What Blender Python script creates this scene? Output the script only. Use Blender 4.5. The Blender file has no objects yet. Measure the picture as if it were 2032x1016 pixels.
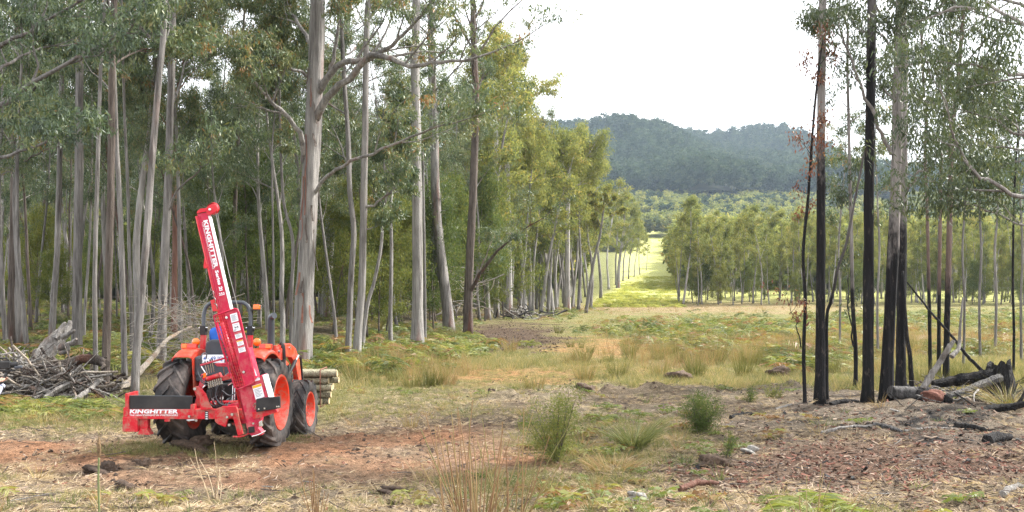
import bpy, bmesh, math, random
import numpy as np
from mathutils import Vector, Matrix, Euler

# ------------------------------------------------------------------ camera, sky, sun, exposure
S = bpy.context.scene
C = S.collection
CAM_H, HORIZON, FPX, CX = 2.6, 580.0, 1900.0, 1016.0      # metres; pixels of the 2032 px wide photograph
cam_data = bpy.data.cameras.new("camera")
cam = bpy.data.objects.new("camera", cam_data)
C.objects.link(cam)
cam.location = (0, 0, CAM_H)
cam.rotation_euler = (math.radians(90), 0, 0)
cam_data.sensor_width = 36.0
cam_data.lens = 36.0 * FPX / 2032.0
cam_data.shift_y = (HORIZON - 508.0) / 2032.0
cam_data.clip_start, cam_data.clip_end = 0.1, 9000.0
S.camera = cam

SUN_EL, SUN_AZ = math.radians(47), math.radians(66)        # azimuth from +Y towards +X: to the right
W = bpy.data.worlds.new("World")
S.world = W
W.use_nodes = True
wn, wl = W.node_tree.nodes, W.node_tree.links
wn.clear()
sky = wn.new('ShaderNodeTexSky')
sky.sky_type = 'NISHITA'
sky.sun_disc = False
sky.sun_elevation, sky.sun_rotation = SUN_EL, SUN_AZ
sky.dust_density = 3.0
skymul = wn.new('ShaderNodeMix'); skymul.data_type = 'RGBA'; skymul.blend_type = 'MULTIPLY'
skymul.inputs[0].default_value = 1.0
skymul.inputs[7].default_value = (0.1, 0.1, 0.1, 1)
wl.new(sky.outputs[0], skymul.inputs[6])
# thin bright overcast over that sky
wtc = wn.new('ShaderNodeTexCoord')
wno = wn.new('ShaderNodeTexNoise'); wno.inputs['Scale'].default_value = 2.2; wno.inputs['Detail'].default_value = 4
wl.new(wtc.outputs['Generated'], wno.inputs['Vector'])
wr = wn.new('ShaderNodeMapRange'); wr.inputs[3].default_value = 0.84; wr.inputs[4].default_value = 0.98
wl.new(wno.outputs[0], wr.inputs[0])
wmix = wn.new('ShaderNodeMix'); wmix.data_type = 'RGBA'
wl.new(wr.outputs[0], wmix.inputs[0]); wl.new(skymul.outputs[2], wmix.inputs[6])
wmix.inputs[7].default_value = (0.90, 0.905, 0.92, 1)
bg = wn.new('ShaderNodeBackground'); bg.inputs[1].default_value = 1.0
wo = wn.new('ShaderNodeOutputWorld')
wl.new(wmix.outputs[2], bg.inputs[0]); wl.new(bg.outputs[0], wo.inputs[0])

sun_d = bpy.data.lights.new("sun", 'SUN')
sun_d.energy, sun_d.angle, sun_d.color = 3.9, math.radians(4), (1.0, 0.965, 0.90)
sun = bpy.data.objects.new("sun", sun_d)
C.objects.link(sun)
sd = Vector((math.sin(SUN_AZ) * math.cos(SUN_EL), math.cos(SUN_AZ) * math.cos(SUN_EL), math.sin(SUN_EL)))
sun.rotation_euler = sd.to_track_quat('Z', 'Y').to_euler()
sun.location = (60, 60, 90)

S.view_settings.view_transform = 'Standard'
S.view_settings.look = 'None'
S.view_settings.gamma = 1.0
S.view_settings.use_curve_mapping = False
S.view_settings.exposure = 1.62
S.render.engine = 'CYCLES'
cy = S.cycles
cy.max_bounces, cy.diffuse_bounces, cy.glossy_bounces = 5, 3, 2
cy.transmission_bounces, cy.transparent_max_bounces, cy.volume_bounces = 3, 4, 0
cy.caustics_reflective = cy.caustics_refractive = False
cy.use_denoising = True
try:
    cy.denoiser = 'OPENIMAGEDENOISE'
    cy.denoising_input_passes = 'RGB_ALBEDO_NORMAL'
    cy.denoising_prefilter = 'NONE'
except Exception:
    pass

# ------------------------------------------------------------------ helpers
RNG = np.random.default_rng(7)
UP = np.array([0, 0, 1.0])


def P(px, py, Y):
    """The point at depth Y seen at a photograph pixel."""
    return np.array([(px - CX) / FPX * Y, Y, CAM_H + (HORIZON - py) / FPX * Y])


def vnoise(x, y, seed=0):
    x = np.asarray(x, float); y = np.asarray(y, float)
    xi, yi = np.floor(x).astype(np.int64), np.floor(y).astype(np.int64)
    fx, fy = x - xi, y - yi
    fx, fy = fx * fx * (3 - 2 * fx), fy * fy * (3 - 2 * fy)

    def h(a, b):
        n = (a * 374761393 + b * 668265263 + seed * 974634777) & 0x7fffffff
        n = ((n ^ (n >> 13)) * 1274126177) & 0x7fffffff
        return ((n ^ (n >> 16)) & 0xffff) / 65535.0
    return (h(xi, yi) * (1 - fx) + h(xi + 1, yi) * fx) * (1 - fy) + (h(xi, yi + 1) * (1 - fx) + h(xi + 1, yi + 1) * fx) * fy


def fbm(x, y, seed=0, oct=4):
    s, a, t = 0, 1.0, 0
    for i in range(oct):
        s = s + a * vnoise(x * 2 ** i, y * 2 ** i, seed + i); t += a; a *= 0.5
    return s / t * 2 - 1


def sstep(a, b, x):
    t = np.clip((np.asarray(x, float) - a) / (b - a), 0, 1)
    return t * t * (3 - 2 * t)


BY = [0, 15, 24, 33, 45, 63, 100, 130, 180, 250, 400, 800]
BX = [-14, -12, -9.5, -6.2, -4.0, -2.9, 0.5, 7.0, 15, 28, 45, 90]


def xb(Y):
    """x of the forest edge on the left."""
    return np.interp(Y, BY, BX)


def gz(x, y):
    """Height of the ground."""
    x = np.asarray(x, float); y = np.asarray(y, float)
    far = np.interp(y, [0, 165, 250, 350, 700, 900, 1100, 3000], [0, 0, 3.2, 9, 42, 78, 105, 105])
    left = sstep(0, 9, xb(y) - x) * np.interp(y, [0, 25, 60, 130, 250], [0, 0.0, 0.9, 1.5, 0.5])
    near = np.clip(1.5 - y / 40, 0.12, 1)
    z = far + left + 0.055 * near * fbm(x * .55, y * .55, 3, 3) + 0.075 * near * fbm(x * 2.1, y * 2.1, 11, 3) * (y < 60)
    z = z + 0.06 * near * np.maximum(0, fbm(x * 5.0, y * 5.0, 21, 2)) * (y < 40)
    # wheel ruts and the dip the tractor drives into
    z = z - 0.20 * np.exp(-(((x + 4.6) / 2.6) ** 2 + ((y - 18.9) / 1.7) ** 2))
    # pushed-up soil along the edge of the worked ground
    px = CX + FPX * x / np.maximum(y, 1)
    yb = 24.6 + (px - 1250) * 0.0042
    rid = np.exp(-((y - yb) / 0.55) ** 2) * sstep(930, 1010, px) * (1 - sstep(1560, 1640, px))
    z = z + rid * np.maximum(0, 0.08 + 0.34 * fbm(x * 1.6, y * 1.6, 31, 3))
    # ash mound beside the burnt trunks
    z = z + 0.22 * np.exp(-(((x - 9.0) / 2.2) ** 2 + ((y - 21.0) / 0.9) ** 2)) * (0.7 + 0.5 * fbm(x * 2, y * 2, 5, 3))
    return z


def ground(px, py):
    """World point on the ground seen at a photograph pixel (far side of small bumps ignored)."""
    Y = 30.0
    for _ in range(28):
        x = (px - CX) / FPX * Y
        z = float(gz(x, Y))
        d = (py - HORIZON)
        Yn = (CAM_H - z) * FPX / max(d, 6)
        Y = Y + 0.5 * (Yn - Y)
    x = (px - CX) / FPX * Y
    return np.array([x, Y, float(gz(x, Y))])


def at_depth(px, Y):
    x = (px - CX) / FPX * Y
    return np.array([x, Y, float(gz(x, Y))])


def new_mesh(name, V, F):
    """Mesh from numpy verts (n,3) and either an (m,k) int array or a list of tuples."""
    me = bpy.data.meshes.new(name)
    V = np.asarray(V, np.float32)
    if isinstance(F, np.ndarray) and F.ndim == 2:
        m, k = F.shape
        me.vertices.add(len(V)); me.vertices.foreach_set("co", V.ravel())
        me.loops.add(m * k); me.loops.foreach_set("vertex_index", F.astype(np.int32).ravel())
        me.polygons.add(m)
        me.polygons.foreach_set("loop_start", np.arange(0, m * k, k, dtype=np.int32))
        me.update(calc_edges=True)
    else:
        me.from_pydata([tuple(v) for v in V.tolist()], [], [tuple(int(i) for i in f) for f in F])
        me.update()
    return me


class MB:
    """Collects shapes for ONE mesh."""

    def __init__(self):
        self.v, self.f, self.n = [], [], 0

    def add(self, V, F):
        V = np.asarray(V, float)
        self.v.append(V)
        self.f += [tuple(i + self.n for i in f) for f in F]
        self.n += len(V)
        return self

    def box(self, c, s, R=None):
        c = np.asarray(c, float); h = np.asarray(s, float) / 2
        V = np.array([[x, y, z] for x in (-1, 1) for y in (-1, 1) for z in (-1, 1)]) * h
        if R is not None:
            V = V @ np.array(R).T
        return self.add(V + c, [(0, 1, 3, 2), (4, 6, 7, 5), (0, 4, 5, 1), (2, 3, 7, 6), (0, 2, 6, 4), (1, 5, 7, 3)])

    def prism(self, poly, Y, depth, dx=0.0):
        """A solid cut to an outline (photograph pixels at depth Y), thickness depth."""
        A = np.array([P(a, b, Y) for a, b in poly])
        return self.solid(A, (dx, depth, 0))

    def solid(self, A, d):
        A = np.asarray(A, float)
        B = A + np.asarray(d, float)
        n = len(A)
        F = [tuple(range(n)), tuple(range(2 * n - 1, n - 1, -1))]
        F += [(i, i + n, (i + 1) % n + n, (i + 1) % n) for i in range(n)]
        return self.add(np.vstack([A, B]), F)

    def tube(self, pts, rad, k=8, cap=True):
        V, F = tube(pts, rad, k, cap)
        return self.add(V, F)

    def lathe(self, prof, c, axis='x', k=32):
        """prof: list of (along, radius)."""
        a = np.linspace(0, 2 * math.pi, k, endpoint=False)
        V = []
        for t, r in prof:
            if axis == 'x':
                V += [(t, r * math.cos(u), r * math.sin(u)) for u in a]
            elif axis == 'y':
                V += [(r * math.cos(u), t, r * math.sin(u)) for u in a]
            else:
                V += [(r * math.cos(u), r * math.sin(u), t) for u in a]
        F = []
        for i in range(len(prof) - 1):
            for j in range(k):
                F.append((i * k + j, i * k + (j + 1) % k, (i + 1) * k + (j + 1) % k, (i + 1) * k + j))
        return self.add(np.array(V) + np.asarray(c, float), F)

    def build(self, name, mat, parent=None, off=None, smooth=False, bevel=0, solid=0):
        V = np.vstack(self.v)
        if off is not None:
            V = V - np.asarray(off)
        me = new_mesh(name, V, self.f)
        bm = bmesh.new(); bm.from_mesh(me)
        bmesh.ops.recalc_face_normals(bm, faces=bm.faces); bm.to_mesh(me); bm.free()
        o = bpy.data.objects.new(name, me); C.objects.link(o)
        if mat:
            me.materials.append(mat)
        if parent is not None:
            o.parent = parent
        if smooth:
            me.polygons.foreach_set("use_smooth", [True] * len(me.polygons))
            if smooth == 'auto':
                me.set_sharp_from_angle(angle=math.radians(40))
        if bevel:
            b = o.modifiers.new("bevel", 'BEVEL'); b.width = bevel; b.segments = 2; b.limit_method = 'ANGLE'
        return o


def tube(pts, rad, k=8, cap=True, rough=0.0, rng=None, flute=0.0):
    pts = np.asarray(pts, float)
    n = len(pts)
    rad = np.broadcast_to(np.asarray(rad, float), (n,))
    T = np.gradient(pts, axis=0)
    T /= np.linalg.norm(T, axis=1)[:, None] + 1e-9
    ref = np.array([1.0, 0, 0]) if abs(T[0][0]) < .8 else np.array([0, 1.0, 0])
    u = np.cross(T[0], ref); u /= np.linalg.norm(u)
    a = np.linspace(0, 2 * math.pi, k, endpoint=False)
    ca, sa = np.cos(a)[:, None], np.sin(a)[:, None]
    V = np.zeros((n, k, 3))
    fl = 1 + (flute * rng.normal(0, 1, k)[:, None] if rng is not None else 0)
    for i in range(n):
        a0, a1, a2 = T[i].tolist(); b0, b1, b2 = u.tolist()
        dt = a0 * b0 + a1 * b1 + a2 * b2
        b0, b1, b2 = b0 - a0 * dt, b1 - a1 * dt, b2 - a2 * dt
        nn = math.sqrt(b0 * b0 + b1 * b1 + b2 * b2) + 1e-9
        b0, b1, b2 = b0 / nn, b1 / nn, b2 / nn
        u = np.array((b0, b1, b2)); w = np.array((a1 * b2 - a2 * b1, a2 * b0 - a0 * b2, a0 * b1 - a1 * b0))
        r = rad[i] * fl
        if rough and rng is not None:
            r = r * (1 + rough * rng.normal(0, 1, (k, 1)))
        V[i] = pts[i] + (ca * u + sa * w) * r
    F = []
    for i in range(n - 1):
        b = i * k
        for j in range(k):
            j2 = (j + 1) % k
            F.append((b + j, b + j2, b + k + j2, b + k + j))
    if cap:
        F.append(tuple(range(k - 1, -1, -1))); F.append(tuple(range((n - 1) * k, n * k)))
    return V.reshape(-1, 3), F


def smooth_path(pts, m):
    """Catmull-Rom resample."""
    p = np.asarray(pts, float)
    p = np.vstack([2 * p[0] - p[1], p, 2 * p[-1] - p[-2]])
    out = []
    n = len(p) - 3
    for t in np.linspace(0, n - 1e-6, m):
        i = int(t); f = t - i
        a, b, c, d = p[i:i + 4]
        out.append(0.5 * (2 * b + (c - a) * f + (2 * a - 5 * b + 4 * c - d) * f * f + (3 * b - a - 3 * c + d) * f ** 3))
    return np.array(out)


def tag(o, label=None, cat=None, group=None, kind=None):
    if label: o['label'] = label
    if cat: o['category'] = cat
    if group: o['group'] = group
    if kind: o['kind'] = kind
    return o


def thing(name, label, cat, loc=(0, 0, 0), rot=(0, 0, 0), group=None):
    o = bpy.data.objects.new(name, None)
    C.objects.link(o)
    o.location = [float(a) for a in loc]; o.rotation_euler = rot
    o.empty_display_size = 0.2
    return tag(o, label, cat, group)


def copy_tree(root, loc, rotz, scale, label=None, group=None):
    r = root.copy(); C.objects.link(r)
    r.location = [float(a) for a in loc]
    r.rotation_euler = (random.gauss(0, .03), random.gauss(0, .03), rotz); r.scale = (scale[0], scale[0], scale[1])
    if label: r['label'] = label
    if group: r['group'] = group
    for ch in KIDS[root.name]:
        c = ch.copy(); C.objects.link(c); c.parent = r
    return r


KIDS = {}
random.seed(3)

# ------------------------------------------------------------------ materials
def nodes_of(name):
    m = bpy.data.materials.new(name)
    m.use_nodes = True
    nt = m.node_tree
    b = nt.nodes['Principled BSDF']
    return m, nt.nodes, nt.links, b


def mixc(n, l, fac, a, b, mode='MIX'):
    x = n.new('ShaderNodeMix'); x.data_type = 'RGBA'; x.blend_type = mode
    for sock, v in ((0, fac), (6, a), (7, b)):
        if hasattr(v, 'links'):
            l.new(v, x.inputs[sock])
        elif sock == 0:
            x.inputs[0].default_value = v
        else:
            x.inputs[sock].default_value = (*v, 1)
    return x.outputs[2]


def noise(n, l, vec, scale, detail=4, rough=0.55, lo=0.0, hi=1.0, a=0.3, b=0.7, stretch=None):
    if stretch:
        mp = n.new('ShaderNodeMapping'); mp.inputs['Scale'].default_value = stretch
        l.new(vec, mp.inputs['Vector']); vec = mp.outputs[0]
    t = n.new('ShaderNodeTexNoise'); t.inputs['Scale'].default_value = scale
    t.inputs['Detail'].default_value = detail; t.inputs['Roughness'].default_value = rough
    l.new(vec, t.inputs['Vector'])
    r = n.new('ShaderNodeMapRange')
    r.inputs[1].default_value, r.inputs[2].default_value, r.inputs[3].default_value, r.inputs[4].default_value = a, b, lo, hi
    l.new(t.outputs[0], r.inputs[0])
    return r.outputs[0]


def bump(n, l, b, h, strength=0.4, dist=0.02):
    x = n.new('ShaderNodeBump'); x.inputs['Strength'].default_value = strength; x.inputs['Distance'].default_value = dist
    l.new(h, x.inputs['Height']); l.new(x.outputs[0], b.inputs['Normal'])


def mat_plain(name, col, rough=0.5, metal=0.0, var=0.15, scale=6.0, bmp=0.0, coat=0.0, dust=None, mud=0.0):
    m, n, l, b = nodes_of(name)
    tc = n.new('ShaderNodeTexCoord')
    f = noise(n, l, tc.outputs['Object'], scale, 5)
    c2 = tuple(max(0, x * (1 - var)) for x in col); c3 = tuple(min(1, x * (1 + var)) for x in col)
    c = mixc(n, l, f, c2, c3)
    if dust:
        g = noise(n, l, tc.outputs['Object'], scale * .6, 6, 0.65, 0, dust[1], .42, .75)
        c = mixc(n, l, g, c, dust[0])
        rr = noise(n, l, tc.outputs['Object'], scale * .6, 6, 0.65, rough, min(1, rough + .35), .42, .75)
        l.new(rr, b.inputs['Roughness'])
        if mud:
            sx = n.new('ShaderNodeSeparateXYZ'); l.new(tc.outputs['Object'], sx.inputs[0])
            hr = n.new('ShaderNodeMapRange'); hr.inputs[1].default_value, hr.inputs[2].default_value, hr.inputs[3].default_value, hr.inputs[4].default_value = .2, 2.6, mud, mud * .22
            l.new(sx.outputs[2], hr.inputs[0])
            sp = noise(n, l, tc.outputs['Object'], 9, 7, .7, 0, 1, .46, .62)
            mu = n.new('ShaderNodeMath'); mu.operation = 'MULTIPLY'; l.new(hr.outputs[0], mu.inputs[0]); l.new(sp, mu.inputs[1])
            c = mixc(n, l, mu.outputs[0], c, dust[0])
    else:
        b.inputs['Roughness'].default_value = rough
    l.new(c, b.inputs['Base Color'])
    b.inputs['Metallic'].default_value = metal
    b.inputs['Specular IOR Level'].default_value = 0.3
    if coat:
        b.inputs['Coat Weight'].default_value = coat; b.inputs['Coat Roughness'].default_value = .12
    if bmp:
        bump(n, l, b, noise(n, l, tc.outputs['Object'], scale * 6, 4), bmp, .01)
    return m


def mat_leaf(name, cols, trans=0.35, rough=0.45, spec=0.35):
    """cols: list of (position, colour) over the per-leaf 'tint' value."""
    m, n, l, b = nodes_of(name)
    at = n.new('ShaderNodeAttribute'); at.attribute_name = 'tint'
    oi = n.new('ShaderNodeObjectInfo')
    ad = n.new('ShaderNodeMath'); ad.operation = 'MULTIPLY_ADD'
    l.new(oi.outputs['Random'], ad.inputs[0]); ad.inputs[1].default_value = 0.22
    l.new(at.outputs['Fac'], ad.inputs[2])
    sb = n.new('ShaderNodeMath'); sb.operation = 'SUBTRACT'; sb.inputs[1].default_value = 0.11
    l.new(ad.outputs[0], sb.inputs[0])
    r = n.new('ShaderNodeValToRGB')
    e = r.color_ramp.elements
    while len(e) < len(cols):
        e.new(0.5)
    for i, (p, c) in enumerate(cols):
        e[i].position = p; e[i].color = (*c, 1)
    l.new(sb.outputs[0], r.inputs[0])
    b.inputs['Roughness'].default_value = rough
    b.inputs['Specular IOR Level'].default_value = spec
    l.new(r.outputs[0], b.inputs['Base Color'])
    tr = n.new('ShaderNodeBsdfTranslucent')
    tcol = mixc(n, l, 1.0, r.outputs[0], (1.25, 1.2, 0.75), 'MULTIPLY')
    l.new(tcol, tr.inputs[0])
    mx = n.new('ShaderNodeMixShader'); mx.inputs[0].default_value = trans
    l.new(b.outputs[0], mx.inputs[1]); l.new(tr.outputs[0], mx.inputs[2])
    l.new(mx.outputs[0], n['Material Output'].inputs[0])
    return m


def mat_bark(name, c1, c2, c3, red=0.25, char=None, scale=1.0, charcol=(0.009, 0.0085, 0.009)):
    """Streaky bark; char = height up to which fire has blackened it."""
    m, n, l, b = nodes_of(name)
    tc = n.new('ShaderNodeTexCoord'); v = tc.outputs['Object']
    st = noise(n, l, v, 11 * scale, 8, 0.68, 0, 1, .36, .64, (1, 1, 0.07))
    c = mixc(n, l, st, c1, c2)
    pt = noise(n, l, v, 1.6 * scale, 4, 0.6, 0, 1, .45, .62, (1, 1, 0.35))
    c = mixc(n, l, pt, c, mixc(n, l, st, tuple(x * .72 for x in c2), tuple(x * 1.12 for x in c2)))
    dk = noise(n, l, v, .9 * scale, 6, 0.7, 0, .75, .54, .66, (1, 1, 0.22))
    c = mixc(n, l, dk, c, tuple(x * .55 for x in c1))
    rd = noise(n, l, v, 1.1 * scale, 4, 0.6, 0, red, .56, .68, (1, 1, 0.16))
    c = mixc(n, l, rd, c, c3)
    oi = n.new('ShaderNodeObjectInfo')
    vr = n.new('ShaderNodeMapRange'); vr.inputs[3].default_value = 0.72; vr.inputs[4].default_value = 1.15
    l.new(oi.outputs['Random'], vr.inputs[0])
    cb = n.new('ShaderNodeCombineColor')
    for i in range(3): l.new(vr.outputs[0], cb.inputs[i])
    c = mixc(n, l, 1.0, c, cb.outputs[0], 'MULTIPLY')
    b.inputs['Roughness'].default_value = 0.85
    b.inputs['Specular IOR Level'].default_value = 0.2
    if char is not None:
        sx = n.new('ShaderNodeSeparateXYZ'); l.new(v, sx.inputs[0])
        wob = noise(n, l, v, 1.5, 5, 0.7, -1.6, 1.6, .3, .7, (1, 1, .45))
        ad = n.new('ShaderNodeMath'); l.new(sx.outputs[2], ad.inputs[0]); l.new(wob, ad.inputs[1])
        rg = n.new('ShaderNodeMapRange')
        rg.inputs[1].default_value, rg.inputs[2].default_value = char - .6, char + .6
        rg.inputs[3].default_value, rg.inputs[4].default_value = 1, 0
        l.new(ad.outputs[0], rg.inputs[0])
        fl = noise(n, l, v, 9, 6, .7, 0, 1, .57, .66, (1, 1, .3))
        cc = mixc(n, l, fl, mixc(n, l, st, charcol, tuple(x * 2.6 for x in charcol)), (0.085, 0.068, 0.058))
        c = mixc(n, l, rg.outputs[0], c, cc)
    l.new(c, b.inputs['Base Color'])
    bump(n, l, b, st, 1.0, 0.05)
    return m


def ca(me, name, vals, dom='FACE'):
    a = me.attributes.new(name, 'FLOAT', dom)
    a.data.foreach_set('value', np.asarray(vals, np.float32))


M = {}
M['bark_grey'] = mat_bark('grey_bark', (0.085, 0.075, 0.069), (0.30, 0.28, 0.262), (0.20, 0.085, 0.055), .55)
M['bark_pale'] = mat_bark('pale_bark', (0.145, 0.132, 0.122), (0.40, 0.375, 0.35), (0.27, 0.11, 0.075), .75, scale=.7)
M['bark_brown'] = mat_bark('brown_bark', (0.055, 0.043, 0.036), (0.165, 0.135, 0.115), (0.17, 0.06, 0.035), .6)
M['bark_red'] = mat_bark('stripped_red_bark', (0.16, 0.07, 0.05), (0.30, 0.17, 0.13), (0.33, 0.10, 0.06), .9)
M['dead_wood'] = mat_bark('weathered_dead_wood', (0.20, 0.178, 0.16), (0.46, 0.43, 0.40), (0.22, 0.12, 0.08), .6, scale=2)
M['bleached'] = mat_bark('bleached_wood', (0.30, 0.25, 0.20), (0.50, 0.43, 0.36), (0.42, 0.27, 0.18), .6, scale=2)
M['twig_brown'] = mat_bark('brown_twigs', (0.075, 0.058, 0.05), (0.20, 0.16, 0.14), (0.12, 0.05, 0.03), .4, scale=2)
M['char'] = mat_bark('charred_wood', (0.012, 0.011, 0.011), (0.05, 0.047, 0.047), (0.14, 0.12, 0.11), .5, scale=3)
M['char_log'] = mat_bark('half_charred_log', (0.03, 0.028, 0.027), (0.21, 0.20, 0.195), (0.012, 0.011, 0.011), 1.0, scale=2.2)
EUC = [(0.0, (0.034, 0.054, 0.036)), (0.35, (0.074, 0.112, 0.06)), (0.65, (0.135, 0.168, 0.076)), (0.86, (0.20, 0.195, 0.078)), (1.0, (0.27, 0.14, 0.055))]
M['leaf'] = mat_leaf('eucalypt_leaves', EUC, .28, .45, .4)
M['leaf_far'] = mat_leaf('sun_painted_eucalypt_leaves', [(0.0, (0.075, 0.105, 0.05)), (0.4, (0.16, 0.185, 0.072)), (0.75, (0.25, 0.25, 0.092)), (1.0, (0.34, 0.265, 0.105))], .52, .7, .05)  # distant sunlight put into the leaf colour as brighter yellow-green
M['leaf_bush'] = mat_leaf('understorey_leaves', [(0.0, (0.04, 0.065, 0.028)), (0.5, (0.095, 0.13, 0.042)), (1.0, (0.20, 0.20, 0.06))], .4, .6, .1)
M['leaf_dark'] = mat_leaf('dark_eucalypt_leaves', [(0.0, (0.032, 0.048, 0.03)), (0.6, (0.075, 0.10, 0.05)), (1.0, (0.13, 0.14, 0.06))], .28, .45, .35)
M['leaf_scorched'] = mat_leaf('scorched_leaves', [(0.0, (0.05, 0.022, 0.016)), (0.5, (0.16, 0.055, 0.035)), (1.0, (0.22, 0.12, 0.05))], .3)
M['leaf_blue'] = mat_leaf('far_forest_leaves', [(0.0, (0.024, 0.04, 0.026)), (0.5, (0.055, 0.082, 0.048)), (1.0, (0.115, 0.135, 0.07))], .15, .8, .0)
M['fern'] = mat_leaf('bracken', [(0.0, (0.07, 0.095, 0.028)), (0.5, (0.15, 0.18, 0.05)), (0.85, (0.24, 0.24, 0.07)), (1.0, (0.20, 0.11, 0.05))], .4, .5, .3)
M['fern_bright'] = mat_leaf('sun_painted_bracken', [(0.0, (0.22, 0.26, 0.06)), (1.0, (0.40, 0.38, 0.11))], .45, .6, .1)  # lighter copy of the bracken, sun on the far slope coloured in
M['grass'] = mat_leaf('green_grass', [(0.0, (0.08, 0.105, 0.04)), (0.45, (0.18, 0.19, 0.078)), (0.8, (0.33, 0.275, 0.14)), (1.0, (0.44, 0.33, 0.19))], .35, .6, .2)
M['straw'] = mat_leaf('dry_straw', [(0.0, (0.20, 0.14, 0.09)), (0.5, (0.36, 0.27, 0.17)), (1.0, (0.50, 0.40, 0.28))], .25, .7, .15)
M['reed'] = mat_leaf('rush_stems', [(0.0, (0.11, 0.12, 0.035)), (0.4, (0.22, 0.20, 0.08)), (0.75, (0.34, 0.24, 0.12)), (1.0, (0.25, 0.15, 0.08))], .25, .6, .2)

# ------------------------------------------------------------------ ground
def soil_zones(x, y):
    """Weights of the ground covers at world positions."""
    yy = np.maximum(y, 3.0)
    px = CX + FPX * x / yy
    py = HORIZON + CAM_H * FPX / yy
    wob = 70 * fbm(x * .35, y * .35, 51, 3)
    wv = 20 * fbm(x * .5, y * .5, 57, 4) * np.clip(py / 800, .3, 1)

    def blob(a, b, rx, ry, soft=.5):
        d = np.sqrt(((px + wob - a) / rx) ** 2 + ((py + wv - b) / ry) ** 2)
        return 1 - sstep(1 - soft, 1 + soft, d)
    edge = 772 - 0.012 * (px - 1250) + 18 * sstep(900, 500, px) + 26 * sstep(800, 640, px)
    worked = sstep(edge - 14, edge + 18, py + 1.1 * wv)                 # churned brown soil in front
    orange = np.maximum.reduce([blob(120, 905, 420, 26), blob(760, 868, 260, 22), blob(640, 905, 160, 30), blob(1010, 905, 190, 30),
                                blob(420, 950, 330, 24) * .6, blob(880, 930, 200, 30) * .8])
    orange = np.clip(orange * (0.75 + .6 * fbm(x * 1.4, y * 1.4, 61, 3)), 0, 1)
    moss = np.maximum.reduce([blob(900, 742, 230, 20), blob(1200, 690, 130, 18), blob(1030, 760, 150, 10), blob(1120, 735, 260, 14) * .7])
    bark = np.maximum(blob(1800, 915, 330, 46), blob(1480, 940, 170, 30) * .8)      # red-brown bark litter
    ash = np.maximum.reduce([blob(1760, 838, 250, 20), blob(1900, 805, 140, 22), blob(1650, 815, 90, 12) * .8, blob(1930, 872, 120, 12)])
    bare = blob(1020, 668, 95, 30)
    lit = np.maximum.reduce([blob(120, 800, 190, 40) * .6, blob(1700, 775, 250, 16) * .6])
    green = np.maximum.reduce([blob(330, 895, 150, 16), blob(90, 835, 170, 22), blob(560, 872, 60, 12), blob(830, 800, 170, 26) * .8,
                               blob(1230, 880, 180, 60) * .7, blob(1100, 960, 220, 24) * .5, blob(1640, 835, 70, 12) * .7])
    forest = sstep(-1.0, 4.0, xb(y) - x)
    fern = np.maximum.reduce([blob(1430, 655, 210, 26), blob(1640, 650, 120, 22), blob(1820, 632, 150, 14), blob(2000, 640, 120, 22) * .7, blob(1590, 714, 62, 16), blob(1660, 702, 60, 12),
                              blob(1060, 618, 110, 12), blob(720, 712, 170, 22), blob(900, 690, 90, 14), blob(1360, 690, 90, 10), blob(860, 672, 120, 12) * .8, blob(1930, 690, 120, 10) * .5])
    fern = np.maximum(fern, forest * (px < 1160) * (y > 27) * (.18 + .75 * sstep(-.15, .35, fbm(x * .3, y * .22, 47, 3))))
    dry = np.maximum.reduce([blob(1600, 690, 330, 16), blob(1880, 680, 200, 20), blob(1350, 612, 330, 8), blob(1380, 722, 90, 14), blob(1560, 712, 160, 10) * .6, blob(800, 735, 120, 16) * .6])
    return dict(px=px, py=py, worked=worked, orange=orange * worked, moss=moss, bark=bark, ash=ash, bare=bare, lit=lit, green=green, forest=forest, fern=fern, dry=dry)


def soil_colour(x, y):
    z = soil_zones(x, y)
    a = fbm(x * .8, y * .8, 71, 4); b = fbm(x * 3.1, y * 3.1, 75, 3)
    c = np.zeros(x.shape + (3,))

    def lay(col, w):
        nonlocal c
        w = np.clip(w, 0, 1)[..., None]
        c = c * (1 - w) + np.array(col) * w
    lay((0.185, 0.165, 0.068), np.ones_like(x))                        # dry meadow
    lay((0.13, 0.15, 0.045), sstep(-.1, .5, a) * .8)
    lay((0.24, 0.19, 0.10), sstep(.0, .5, b) * .7)
    lay((0.10, 0.12, 0.035), z['fern'] * .8)
    lay((0.24, 0.165, 0.10), z['dry'] * .7)
    lay((0.38, 0.39, 0.13), sstep(165, 215, y) * (1 - z['forest']) * (.8 + .3 * fbm(x * .06, y * .03, 33, 3)))                   # far pasture, its sunshine painted in as brighter colour
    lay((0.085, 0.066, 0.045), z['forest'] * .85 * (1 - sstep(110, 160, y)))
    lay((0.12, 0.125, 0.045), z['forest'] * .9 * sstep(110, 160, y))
    lay((0.36, 0.185, 0.08), z['moss'] * (.5 + .5 * b))
    lay((0.085, 0.056, 0.040), z['bare'] * .95)
    lay((0.19, 0.148, 0.105), z['worked'] * .95)
    lay((0.28, 0.225, 0.165), z['worked'] * sstep(.05, .5, a + .4 * b) * .7)
    lay((0.105, 0.075, 0.058), z['worked'] * sstep(.1, .5, b - .5 * a) * .6)
    lay((0.33, 0.17, 0.095), z['orange'] * .92)
    lay((0.125, 0.07, 0.05), z['bark'] * .75)
    lay((0.12, 0.10, 0.085), z['lit'])
    lay((0.16, 0.15, 0.075), z['green'] * .6 * (.7 + .6 * a))
    lay((0.15, 0.13, 0.115), z['ash'] * .45)
    lay((0.022, 0.02, 0.02), z['ash'] * sstep(.0, .35, a * .7 + b))
    return c


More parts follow.
